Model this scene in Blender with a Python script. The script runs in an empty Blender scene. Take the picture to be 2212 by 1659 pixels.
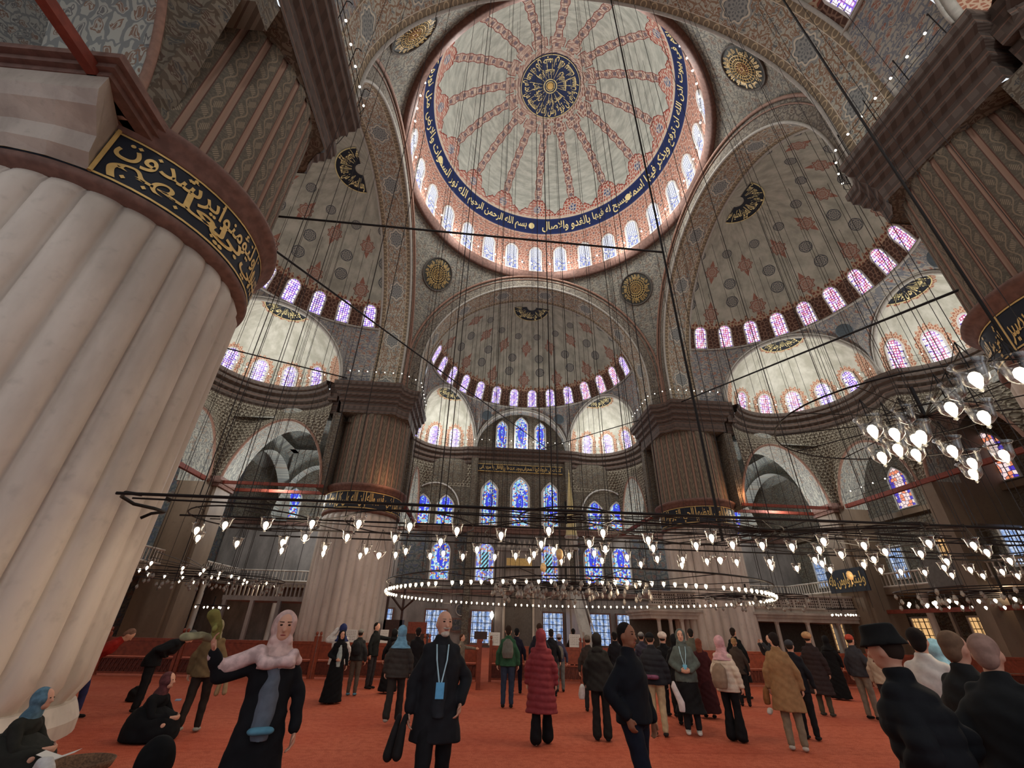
import bpy, bmesh, math, random
from mathutils import Vector, Matrix
from math import sin, cos, pi, radians, sqrt, atan2, hypot, acos, asin
random.seed(7)
C = bpy.context.scene.collection
SC = bpy.context.scene

# ------------------------------------------------------------ camera, world, exposure
def make_camera():
    yaw, pitch, roll, f = .0680, .5120, .0250, 935.04
    fw = Vector((sin(yaw)*cos(pitch), cos(yaw)*cos(pitch), sin(pitch)))
    r = Vector((cos(yaw), -sin(yaw), 0)); u = r.cross(fw)
    r2 = r*cos(roll)+u*sin(roll); u2 = u*cos(roll)-r*sin(roll)
    m = Matrix((r2, u2, -fw)).transposed().to_4x4(); m.translation = Vector((-4.567, -22.416, 1.719))
    cd = bpy.data.cameras.new('camera'); cd.sensor_width = 36; cd.lens = f/2212*36
    cd.clip_start = .05; cd.clip_end = 300
    o = bpy.data.objects.new('camera', cd); C.objects.link(o); o.matrix_world = m
    SC.camera = o
make_camera()
W = bpy.data.worlds.new('world'); SC.world = W; W.use_nodes = True
W.node_tree.nodes['Background'].inputs[0].default_value = (.80, .84, .90, 1)
W.node_tree.nodes['Background'].inputs[1].default_value = 1.15
SC.view_settings.view_transform = 'Standard'; SC.view_settings.look = 'None'
SC.view_settings.gamma = 1; SC.view_settings.use_curve_mapping = False
SC.view_settings.exposure = 0.0
cy = SC.cycles
cy.max_bounces = 5; cy.diffuse_bounces = 3; cy.glossy_bounces = 2; cy.transmission_bounces = 3; cy.transparent_max_bounces = 8
cy.caustics_reflective = False; cy.caustics_refractive = False; cy.sample_clamp_indirect = 4
cy.use_adaptive_sampling = True; cy.adaptive_threshold = .02

def light(name, kind, loc, energy, col, size=.3, rot=None, **k):
    l = bpy.data.lights.new(name, kind); l.energy = energy; l.color = col
    if kind == 'AREA':
        l.shape = 'RECTANGLE'; l.size = size; l.size_y = k.get('sy', size)
    else: l.shadow_soft_size = size
    if kind == 'SPOT': l.spot_size = k.get('angle', 1.5); l.spot_blend = .8
    o = bpy.data.objects.new(name, l); C.objects.link(o); o.location = loc
    if rot is not None: o.rotation_euler = rot
    return o
WARM = (1, .80, .56); NEUT = (.97, .98, .96); COOL = (.80, .90, 1)
def rz(p, a): return (p[0]*cos(a)-p[1]*sin(a), p[0]*sin(a)+p[1]*cos(a)) + tuple(p[2:])
SIDES = {'far': 0., 'left': pi/2, 'right': -pi/2, 'near': pi}
# bulbs strung along the rim of the great dome light its shell
for k in range(12):
    a = (k+.5)*pi/6
    light('dome_bulb_light', 'POINT', (10.1*sin(a), 10.1*cos(a), 35.0), 420, NEUT, .4)
# bulbs along the gallery cornices
for sn, a in SIDES.items():
    for s in (-1, 1):
        light('gallery_bulb_light', 'POINT', rz((s*8.6, 22.4, 20.7), a), 480, NEUT, .4)
        light('gallery_bulb_light', 'POINT', rz((s*11.5, 13.0, 20.6), a), 260, NEUT, .4)
    light('gallery_bulb_light', 'POINT', rz((0, 24.9 if sn == 'far' else 26.8, 20.5), a), 380, NEUT, .4)
# the chandeliers' combined light over the carpet
for k in range(8):
    a = k*pi/4
    light('ring_chandelier_light', 'POINT', (8.5*sin(a), 8.5*cos(a), 2.75), 75, WARM, .35)
for x, y, e in ((-8, -13, 60), (-2, -13.5, 70), (4, -13, 70), (10, -13, 70), (0, -8, 50), (8, -9, 50), (-7, -8, 50), (1.5, -17.5, 70)):
    light('hanging_lamp_light', 'POINT', (x, y, 2.95), e, WARM, .3)
for x, y, e in ((-20, 14, 120), (20, 16, 120), (26, 3, 150), (-26, 2, 120), (22, -6, 80), (-22, -6, 60), (0, 22, 80)):
    light('aisle_lamp_light', 'POINT', (x, y, 4.0), e, WARM, .4)
for sx in (-1, 1):   # wall lamps that warm the inner flank of the two far piers
    light('pier_lamp_light', 'POINT', (sx*13.9+2.5, 10.6, 11.5), 55, (1, .52, .26), .12)
    light('corner_vault_light', 'POINT', (sx*20.5, 18.5, 11.5), 1200, (.88, .95, 1), .6)
    light('aisle_arch_light', 'POINT', (sx*20.3, 12.2, 11.2), 420, NEUT, .3)
    light('aisle_arch_light', 'POINT', (sx*12.1, 20.9, 11.2), 260, NEUT, .3)
    light('aisle_arch_light', 'POINT', (sx*25.6, 7.0, 11.2), 300, NEUT, .3)

# ------------------------------------------------------------ node shorthand
class V:
    def __init__(s, k, sock): s.k = k; s.s = sock
    def _m(s, op, *o): return s.k.m(op, s, *o)
    def __add__(s, o): return s._m('ADD', o)
    __radd__ = __add__
    def __sub__(s, o): return s._m('SUBTRACT', o)
    def __rsub__(s, o): return s.k.m('SUBTRACT', o, s)
    def __mul__(s, o): return s._m('MULTIPLY', o)
    __rmul__ = __mul__
    def __truediv__(s, o): return s._m('DIVIDE', o)
    def __lt__(s, o): return s._m('LESS_THAN', o)
    def __gt__(s, o): return s._m('GREATER_THAN', o)
class K:
    """one material and the nodes that colour it"""
    def __init__(s, name, rough=.85, metal=0., spec=.3):
        s.mat = bpy.data.materials.new(name); s.mat.use_nodes = True
        s.nt = s.mat.node_tree; s.b = s.nt.nodes['Principled BSDF']
        s.b.inputs['Roughness'].default_value = rough; s.b.inputs['Metallic'].default_value = metal
        s.b.inputs['Specular IOR Level'].default_value = spec
    def node(s, t): return s.nt.nodes.new(t)
    def put(s, inp, v):
        if isinstance(v, V): s.nt.links.new(v.s, inp)
        elif isinstance(v, (tuple, list)): inp.default_value = tuple(v) if len(v) == len(inp.default_value) else tuple(v)+(1,)
        else: inp.default_value = v
    def m(s, op, *a):
        n = s.node('ShaderNodeMath'); n.operation = op
        for i, x in enumerate(a): s.put(n.inputs[i], x)
        return V(s, n.outputs[0])
    def abs(s, a): return s.m('ABSOLUTE', a)
    def fract(s, a): return s.m('FRACT', a)
    def floor(s, a): return s.m('FLOOR', a)
    def sin(s, a): return s.m('SINE', a)
    def cos(s, a): return s.m('COSINE', a)
    def mx(s, a, b): return s.m('MAXIMUM', a, b)
    def mn(s, a, b): return s.m('MINIMUM', a, b)
    def inv(s, a): return s.m('SUBTRACT', 1., a)
    def hyp(s, a, b): return s.m('SQRT', a*a+b*b)
    def at2(s, a, b): return s.m('ARCTAN2', a, b)
    def band(s, x, a, b):            # 1 where a < x < b
        return (x > a)*(x < b)
    def ss(s, x, a, b):              # smooth step
        n = s.node('ShaderNodeMapRange'); n.interpolation_type = 'SMOOTHSTEP'
        for i, q in enumerate((x, a, b, 0., 1.)): s.put(n.inputs[i], q)
        return V(s, n.outputs[0])
    def uv(s):
        n = s.node('ShaderNodeUVMap'); q = s.node('ShaderNodeSeparateXYZ'); s.nt.links.new(n.outputs[0], q.inputs[0])
        return V(s, q.outputs[0]), V(s, q.outputs[1])
    def obj(s):
        n = s.node('ShaderNodeTexCoord'); q = s.node('ShaderNodeSeparateXYZ'); s.nt.links.new(n.outputs['Object'], q.inputs[0])
        return [V(s, q.outputs[i]) for i in range(3)]
    def vec(s, x, y=0., z=0.):
        n = s.node('ShaderNodeCombineXYZ')
        for i, q in enumerate((x, y, z)): s.put(n.inputs[i], q)
        return V(s, n.outputs[0])
    def noise(s, v, sc, det=2., rough=.5):
        n = s.node('ShaderNodeTexNoise'); s.put(n.inputs['Vector'], v); n.inputs['Scale'].default_value = sc
        n.inputs['Detail'].default_value = det; n.inputs['Roughness'].default_value = rough
        return V(s, n.outputs[0])
    def voro(s, v, sc, feat='F1', rnd=1.):
        n = s.node('ShaderNodeTexVoronoi'); n.feature = feat; s.put(n.inputs['Vector'], v)
        n.inputs['Scale'].default_value = sc; n.inputs['Randomness'].default_value = rnd
        n.voronoi_dimensions = '2D'
        return V(s, n.outputs['Distance']), (V(s, n.outputs['Color']) if feat == 'F1' else None)
    def mix(s, f, a, b):
        n = s.node('ShaderNodeMix'); n.data_type = 'RGBA'; n.clamp_factor = True
        s.put(n.inputs[0], f); s.put(n.inputs[6], a); s.put(n.inputs[7], b)
        return V(s, n.outputs[2])
    def sepc(s, c):
        n = s.node('ShaderNodeSeparateColor'); s.put(n.inputs[0], c); return [V(s, n.outputs[i]) for i in range(3)]
    def color(s, c): s.put(s.b.inputs['Base Color'], c); return s
    def bump(s, h, d=.05, st=1.):
        n = s.node('ShaderNodeBump'); s.put(n.inputs['Height'], h); n.inputs['Distance'].default_value = d; n.inputs['Strength'].default_value = st
        s.nt.links.new(n.outputs[0], s.b.inputs['Normal']); return s
    def emit(s, c, st, sample=False):
        s.put(s.b.inputs['Emission Color'], c); s.put(s.b.inputs['Emission Strength'], st)
        s.mat.cycles.emission_sampling = 'AUTO' if sample else 'NONE'; return s
    # ---- painted ornament in metres: rosettes on scrolling vines
    def arab(s, u, v, sc, ground, vine, flower, vine_w=.10, warp=.35, col2=None):
        nz = s.noise(s.vec(u, v), .9*sc, 1.)
        x = u+(nz-.5)*(warp/sc); y = v+s.sin(u*(2.3*sc))*(warp*.35/sc)
        n2 = s.noise(s.vec(u, v), 2.6*sc, 0.)
        x = x+(n2-.5)*(.9/sc); y = y+s.sin(x*(sc*4.1))*(.11/sc)
        p = s.vec(x, y)
        d, c = s.voro(p, sc, 'F1', .75)
        e, _ = s.voro(p, sc, 'DISTANCE_TO_EDGE', .75)
        r, g, b = s.sepc(c)
        col = s.mix(e < vine_w, ground, vine)
        petals = d+s.sin(x*(sc*21.))*.03+s.sin(y*(sc*21.))*.03
        ring = s.band(petals, .20, .29)
        core = petals < .12
        fl = s.mix(r > .5, flower, col2 or vine)
        col = s.mix(s.mx(ring, core), col, fl)
        return col

def plain(name, col, rough=.8, metal=0., nz=.0, sc=6., spec=.3):
    k = K(name, rough, metal, spec)
    if nz:
        x, y, z = k.obj(); n = k.noise(k.vec(x, y, z), sc, 3.)
        k.color(k.mix(k.ss(n, .3, .7), tuple(c*(1-nz) for c in col), tuple(min(1, c*(1+nz)) for c in col)))
    else: k.color(col)
    return k.mat

def srgb(r, g, b):
    f = lambda c: (c/255/12.92) if c/255 <= .04045 else ((c/255+.055)/1.055)**2.4
    return (f(r), f(g), f(b))

# ------------------------------------------------------------ mesh helpers
def obj(name, verts, faces, mat=None, parent=None, uvs=None, smooth=False, mats=None, mi=None):
    me = bpy.data.meshes.new(name); me.from_pydata([tuple(v) for v in verts], [], faces)
    if uvs is not None:
        ul = me.uv_layers.new(name='UVMap'); li = 0
        for f in faces:
            for vi in f: ul.data[li].uv = uvs[vi]; li += 1
    if smooth: me.polygons.foreach_set('use_smooth', [True]*len(me.polygons))
    for m in (mats or ([mat] if mat else [])): me.materials.append(m)
    if mi: me.polygons.foreach_set('material_index', mi)
    me.update()
    o = bpy.data.objects.new(name, me); C.objects.link(o)
    if parent: o.parent = parent
    return o
def struct(o, label=None):
    o['kind'] = 'structure'
    if label: o['label'] = label
    return o
def tag(o, label, cat, group=None, kind=None):
    o['label'] = label; o['category'] = cat
    if group: o['group'] = group
    if kind: o['kind'] = kind
    return o
def empty(name, loc=(0, 0, 0), rotz=0.):
    o = bpy.data.objects.new(name, None); C.objects.link(o); o.location = loc; o.rotation_euler = (0, 0, rotz)
    o.empty_display_size = .2
    return o

class MB:
    """collects geometry for one mesh"""
    def __init__(s): s.v = []; s.f = []; s.uv = []; s.mi = []
    def add(s, vs, fs, uvs=None, mi=0):
        n = len(s.v); s.v += [tuple(v) for v in vs]; s.f += [tuple(i+n for i in f) for f in fs]
        s.uv += list(uvs) if uvs is not None else [(v[0], v[2]) for v in vs]
        s.mi += [mi]*len(fs)
        return s
    def grid(s, fn, nu, nv, uvfn=None, mi=0, closed=False):
        vs = []; us = []
        for j in range(nv+1):
            for i in range(nu+1):
                p = fn(i/nu, j/nv); vs.append(p); us.append(uvfn(i/nu, j/nv) if uvfn else (i/nu, j/nv))
        fs = [(j*(nu+1)+i, j*(nu+1)+i+1, (j+1)*(nu+1)+i+1, (j+1)*(nu+1)+i) for j in range(nv) for i in range(nu)]
        return s.add(vs, fs, us, mi)
    def box(s, x0, x1, y0, y1, z0, z1, mi=0, M=None):
        vs = [(x, y, z) for z in (z0, z1) for y in (y0, y1) for x in (x0, x1)]
        us = [(v[0]+v[1], v[2]) for v in vs]
        if M is not None: vs = [tuple(M@Vector(v)) for v in vs]
        return s.add(vs, [(0, 2, 3, 1), (4, 5, 7, 6), (0, 1, 5, 4), (2, 6, 7, 3), (0, 4, 6, 2), (1, 3, 7, 5)], us, mi)
    def tube(s, pts, r, n=8, closed=False, cap=True, mi=0, rr=None):
        pts = [Vector(p) for p in pts]; m = len(pts); vs = []; us = []; L = 0
        up = Vector((0, 0, 1))
        prev = None
        for i, p in enumerate(pts):
            a = pts[(i-1) % m] if (closed or i > 0) else pts[0]; b = pts[(i+1) % m] if (closed or i < m-1) else pts[-1]
            t = (b-a).normalized() if (b-a).length > 1e-9 else Vector((0, 0, 1))
            if prev is None:
                x = t.cross(up);
                if x.length < 1e-3: x = t.cross(Vector((1, 0, 0)))
            else: x = prev-t*prev.dot(t)
            x.normalize(); prev = x; y = t.cross(x)
            q = rr[i] if rr else r
            if i: L += (pts[i]-pts[i-1]).length
            for k in range(n):
                a_ = 2*pi*k/n; vs.append(p+x*(cos(a_)*q)+y*(sin(a_)*q)); us.append((a_*max(q, .01), L))
        fs = []
        for i in range(m if closed else m-1):
            for k in range(n):
                a_ = i*n+k; b_ = i*n+(k+1) % n; c_ = ((i+1) % m)*n
                fs.append((a_, b_, c_+(k+1) % n, c_+k))
        if cap and not closed:
            fs.append(tuple(range(n-1, -1, -1))); fs.append(tuple((m-1)*n+k for k in range(n)))
        return s.add(vs, fs, us, mi)
    def lathe(s, prof, n=24, c=(0, 0, 0), mi=0, a0=0., a1=2*pi, uvs=None):
        vs = []; us = []; L = [0]
        for i in range(1, len(prof)): L.append(L[-1]+hypot(prof[i][0]-prof[i-1][0], prof[i][1]-prof[i-1][1]))
        for j, (r, z) in enumerate(prof):
            for i in range(n+1):
                a = a0+(a1-a0)*i/n
                vs.append((c[0]+r*cos(a), c[1]+r*sin(a), c[2]+z)); us.append((a*(uvs or 1.), L[j]))
        fs = [(j*(n+1)+i, j*(n+1)+i+1, (j+1)*(n+1)+i+1, (j+1)*(n+1)+i) for j in range(len(prof)-1) for i in range(n)]
        return s.add(vs, fs, us, mi)
    def strip(s, path, prof, closed=False, mi=0, flip=False):
        """sweep profile (offset, z) along a plan path with given inward normals: path = [(x,y,nx,ny)]"""
        vs = []; us = []; L = 0; P = [0]
        for i in range(1, len(prof)): P.append(P[-1]+hypot(prof[i][0]-prof[i-1][0], prof[i][1]-prof[i-1][1]))
        for i, (x, y, nx, ny) in enumerate(path):
            if i: L += hypot(x-path[i-1][0], y-path[i-1][1])
            for j, (o, z) in enumerate(prof): vs.append((x+nx*o, y+ny*o, z)); us.append((L, P[j]))
        m = len(prof); n = len(path)
        fs = [(i*m+j, ((i+1) % n)*m+j, ((i+1) % n)*m+j+1, i*m+j+1) for i in range(n if closed else n-1) for j in range(m-1)]
        return s.add(vs, fs, us, mi)
    def build(s, name, mat=None, parent=None, smooth=False, mats=None, M=None):
        if M is not None: s.v = [tuple(M@Vector(v)) for v in s.v]
        return obj(name, s.v, s.f, mat, parent, s.uv, smooth, mats, s.mi if mats else None)
RZ = {k: Matrix.Rotation(a, 4, 'Z') for k, a in SIDES.items()}
# ------------------------------------------------------------ painted plaster, marble, glass
def m_dome():
    k = K('dome_painting', .9)
    u, v = k.uv()                       # u = azimuth in turns, v = degrees from the crown
    nz = k.noise(k.vec(u*60., v*.8), .6, 4., .65)
    ground = k.mix(k.ss(nz, .3, .72), srgb(160, 164, 154), srgb(198, 202, 190))
    a = k.abs(k.fract(u*16.+.5)-.5)      # 0 on a rib, .5 between
    half = a*(2*pi/16)*12.*k.sin(v*(pi/180))       # metres from the rib's axis
    # lace in red and blue
    mu = half; mv = v*.2094
    e, _ = k.voro(k.vec(u*75.4*k.sin(v*(pi/180)), mv), 3.2, 'DISTANCE_TO_EDGE', .8)
    e2, cc = k.voro(k.vec(u*75.4*k.sin(v*(pi/180)), mv), 1.6, 'F1', .7)
    red = srgb(172, 96, 82); pink = srgb(204, 188, 172); blue = srgb(74, 90, 130)
    lace = k.mix(e < .14, red, pink)
    lace_r = k.mix(k.band(k.fract(mv*1.15), .12, .5)*(half < .16), k.mix(e < .17, srgb(146, 104, 94), pink), srgb(122, 108, 112))
    w = k.m('MULTIPLY', k.cos(mv*5.5), .05)+.36
    knot = k.band(v, 17.4, 21.6)*.28+k.ss(k.abs(v-19.5), 2.1, .3)*.12
    rib = half < (w+knot)
    ribedge = k.band(half, w+knot-.06, w+knot)
    # lobed outer lace: reaches inward on each rib
    lob = 59.3-4.6*k.ss(half, 1.25, .55)-1.9*k.ss(half, 1.9, 1.5)-.35*k.cos(half*14.)
    outer = v > lob
    oedge = k.band(v, lob, lob+.55)
    inner = v < (15.3+k.ss(half, .7, .5)*1.2)
    rose = k.hyp(half, (v-57.6)*.2094) < .42
    col = k.mix(rib, ground, k.mix(ribedge, lace_r, srgb(128, 62, 56)))
    col = k.mix(outer, col, k.mix(oedge, lace, srgb(132, 60, 52)))
    col = k.mix(rose, col, k.mix(e < .2, blue, srgb(190, 180, 170)))
    col = k.mix(inner, col, lace_r)
    col = k.mix(v > 61.3, col, srgb(206, 188, 166))
    col = k.mix(k.band(v, 62.3, 70.8), col, k.mix(k.band(v, 63., 70.1), srgb(40, 52, 96), srgb(30, 42, 84)))
    col = k.mix(v > 70.8, col, k.mix(v > 71.5, srgb(190, 160, 140), k.mix(e < .1, k.mix(e2 < .2, srgb(160, 108, 92), srgb(104, 96, 100)), srgb(196, 168, 150))))
    return k.color(col).mat
def m_semidome():
    k = K('semidome_painting', .9)
    u, v = k.uv()                        # u = azimuth degrees 0..180, v = elevation degrees above spring
    nz = k.noise(k.vec(u*.1, v*.1), 1.4, 4., .6)
    ground = k.mix(k.ss(nz, .3, .7), srgb(150, 150, 136), srgb(184, 182, 166))
    R = 10.7; cv = k.cos(v*(pi/180)); red = srgb(150, 104, 88); grey = srgb(92, 96, 98)
    col = ground
    def row(v0, n, off, rad, c, petals, spike, col):
        f = k.fract(u/(180./n)+off)-.5
        dx = f*((180./n)*pi/180*R)*cv; dy = (v-v0)*(pi/180*R)
        r = k.hyp(dx, dy); an = k.at2(dy, dx)
        rr = r/(1.+(.13 if spike else .02)*k.cos(an*petals))
        inside = rr < rad
        det = k.sin(rr*(16./rad))*k.cos(an*petals)
        body = k.mix(det > -.1, c, tuple(min(1, q*.4+g_*.6) for q, g_ in zip(c, srgb(176, 172, 156))))
        body = k.mix(k.band(rr, rad*.88, rad), body, tuple(q*.7 for q in c))
        col = k.mix(inside, col, body)
        if spike:
            sp = (k.abs(dx)*2.6+k.abs(dy)) < rad*2.0
            col = k.mix(sp*(r > rad), col, c)
        return col
    col = row(33., 7, .0, .62, red, 8., True, col)
    col = row(38., 7, .5, .52, grey, 6., False, col)
    col = row(47., 7, .5, .50, grey, 6., False, col)
    col = row(54., 7, .0, .55, red, 8., True, col)
    col = row(62., 7, .5, .40, grey, 6., False, col)
    # dark painted skirt around the windows with a serrated crest
    m = u*(pi/180*R)
    e, _ = k.voro(k.vec(m, v*.187), 3., 'DISTANCE_TO_EDGE', .8)
    crest = 27.4+1.5*k.abs(k.sin(m*2.4))+.8*k.sin(m*11.)
    skirt = k.mix(e < .12, srgb(84, 58, 48), srgb(132, 104, 88))
    skirt2 = k.mix(e < .2, srgb(128, 76, 62), srgb(176, 152, 126))
    col = k.mix(v < crest, col, k.mix(v < 25.6, skirt2, skirt))
    return k.color(col).mat
def m_exedra():
    k = K('exedra_painting', .9)
    u, v = k.uv()                        # u metres along the wall (0 at a window axis every 2.6), v metres up
    nz = k.noise(k.vec(u, v), .8, 4., .6)
    col = k.mix(k.ss(nz, .32, .7), srgb(176, 174, 158), srgb(210, 208, 194))
    e, _ = k.voro(k.vec(u, v), 5., 'DISTANCE_TO_EDGE', .8)
    dx = k.abs(k.fract(u/2.6+.5)-.5)*2.6; dy = k.mx(v-1.55, 0.)
    r = k.hyp(dx, dy); an = k.at2(dy, dx)
    lim = 1.08+.09*k.cos(an*16.)*k.ss(v, 1.2, 1.6)+.06*k.sin(v*14.)*k.inv(k.ss(v, 1.2, 1.6))
    lace = k.mix(e < .16, srgb(168, 112, 90), srgb(206, 178, 152))
    col = k.mix(r < lim, col, lace)
    return k.color(col).mat
def m_orn(name, g, vine, fl, sc=.9, col2=None, bands=None, vw=.10, warp=.35, rough=.88):
    k = K(name, rough); u, v = k.uv()
    col = k.arab(u, v, sc, g, vine, fl, vw, warp, col2)
    st = k.noise(k.vec(u, v), .35, 3.)
    col = k.mix(k.ss(st, .35, .75)*.35, col, tuple(c*.55 for c in g))
    if bands:
        for a, b, c in bands: col = k.mix(k.band(v, a, b), col, c)
    return k.color(col).mat
def m_soffit():
    k = K('arch_soffit_painting', .9); u, v = k.uv()     # u along, v 0..1 across
    w = v*2.4
    col = k.arab(u, w, 2.6, srgb(182, 180, 164), srgb(148, 122, 100), srgb(140, 104, 80), .10, .5, srgb(108, 112, 112))
    # large grey cartouches along the middle
    f = (k.fract(u/4.6)-.5)*4.6; r = k.hyp(f*.75, w-1.2)
    an = k.at2(w-1.2, f)
    rr = r/(1.+.1*k.cos(an*8.))
    cart = k.mix(k.band(rr, .5, .58), k.mix(k.sin(r*26.)*k.cos(an*8.) > .2, srgb(150, 152, 146), srgb(112, 116, 116)), srgb(208, 200, 180))
    col = k.mix(rr < .66, col, cart)
    # border of linked circles on both edges
    edge = k.abs(v-.5)
    bu = (k.fract(u/.62)-.5)*.62; bw = (edge-.42)*2.4
    br = k.hyp(bu, bw)
    bcol = k.mix(k.band(br, .13, .19), srgb(132, 118, 98), srgb(190, 172, 140))
    col = k.mix(edge > .335, col, bcol)
    col = k.mix(k.band(edge, .325, .34), col, srgb(206, 196, 176))
    return k.color(col).mat
def m_flutedpaint():
    k = K('pier_flute_painting', .88); u, v = k.uv()      # u = flute index, v metres
    f = k.fract(u); d = k.abs(f-.5)
    wav = k.sin(v*6.6)*.13
    vine = k.abs(f-.5-wav) < .03
    q = v*2.1; sg = k.m('MULTIPLY', k.fract(k.floor(q)*.5), 4.)-1.
    dy = k.fract(q)-.5; dx = f-.5-sg*.13; lx = dx-dy*sg*.22
    leaf = k.abs(lx) < (k.inv(k.abs(dy)*2.)*.15)
    streak = k.sin((dx*sg+dy*.6)*58.) > .1
    nz = k.noise(k.vec(u*3., v*6.), 2.2, 2.)
    base = k.mix(k.ss(nz, .45, .6), srgb(92, 86, 74), srgb(108, 98, 84))
    col = k.mix(leaf, base, k.mix(streak, srgb(140, 126, 106), srgb(100, 90, 76)))
    col = k.mix(vine, col, srgb(134, 118, 98))
    col = k.mix(d > .36, col, srgb(150, 122, 104))
    col = k.mix(k.band(d, .34, .385), col, srgb(96, 66, 56))
    return k.color(col).mat
def m_marble(name, a, b, sc=.5, rough=.5, joints=0.):
    k = K(name, rough); x, y, z = k.obj()
    n = k.noise(k.vec(x, y, z*.35), sc, 6., .62); n2 = k.noise(k.vec(x, y, z), sc*9, 3.)
    col = k.mix(k.ss(n, .34, .68), a, b)
    col = k.mix(k.ss(n2, .55, .8)*.3, col, tuple(c*.6 for c in a))
    if joints:
        j = k.fract(z/joints); col = k.mix(j < .012, col, tuple(c*.45 for c in a))
    k.color(col); k.bump(n2, .01, .4); return k.mat
def m_tiles():
    k = K('iznik_tile_wall', .55); u, v = k.uv()
    col = k.arab(u, v, 1.6, srgb(92, 90, 84), srgb(62, 66, 68), srgb(60, 66, 84), .10, .3, srgb(96, 62, 52))
    j = k.mx(k.fract(u/2.6) < .02, k.fract(v/2.0) < .03)
    return k.color(k.mix(j, col, srgb(96, 84, 72))).mat
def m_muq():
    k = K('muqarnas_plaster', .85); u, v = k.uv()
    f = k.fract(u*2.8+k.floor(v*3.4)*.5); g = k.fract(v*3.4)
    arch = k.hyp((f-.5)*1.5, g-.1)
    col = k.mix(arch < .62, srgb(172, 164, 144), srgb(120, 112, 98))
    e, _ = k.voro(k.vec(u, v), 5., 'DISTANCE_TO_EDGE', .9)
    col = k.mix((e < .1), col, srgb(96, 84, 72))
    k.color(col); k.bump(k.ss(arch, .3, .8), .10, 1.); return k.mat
def m_cornice():
    k = K('dark_carved_cornice', .8); u, v = k.uv()
    f = k.fract(u*1.9); g = v
    t = k.band(k.abs(f-.5), .0, .3)*k.fract(v*2.1)
    col = k.mix(t > .45, srgb(82, 71, 64), srgb(96, 84, 76))
    col = k.mix(k.fract(v*2.1) < .1, col, srgb(120, 92, 78))
    k.color(col); k.bump(t, .1, 1.); return k.mat
def m_carpet():
    k = K('red_prayer_carpet', .95, spec=.1); x, y, z = k.obj()
    n = k.noise(k.vec(x, y), 70., 2.); n2 = k.noise(k.vec(x, y), .5, 3.)
    n3 = k.noise(k.vec(x*.25, y*3.), 2., 2.)
    col = k.mix(k.ss(n, .3, .7), srgb(156, 76, 53), srgb(194, 106, 81))
    # woven tulip rows, low contrast
    fx = k.fract(x/.62)-.5; fy = k.fract(y/1.24)-.5
    tul = k.band(k.hyp(fx*.62, fy*.9), .10, .15)
    col = k.mix(tul*.08, col, srgb(128, 54, 36))
    row = k.band(k.fract(y/1.24), .0, .07)
    col = k.mix(row*.22, col, srgb(136, 56, 36))
    n4 = k.noise(k.vec(x, y), 9., 3.)
    col = k.mix(k.ss(n4, .42, .66)*.4, col, srgb(138, 60, 42))
    col = k.mix(k.ss(n2, .4, .7)*.3, col, srgb(150, 52, 34)); col = k.mix(k.ss(n3, .5, .8)*.2, col, srgb(120, 40, 28))
    k.color(col); k.bump(n, .01, .6); return k.mat
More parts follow.
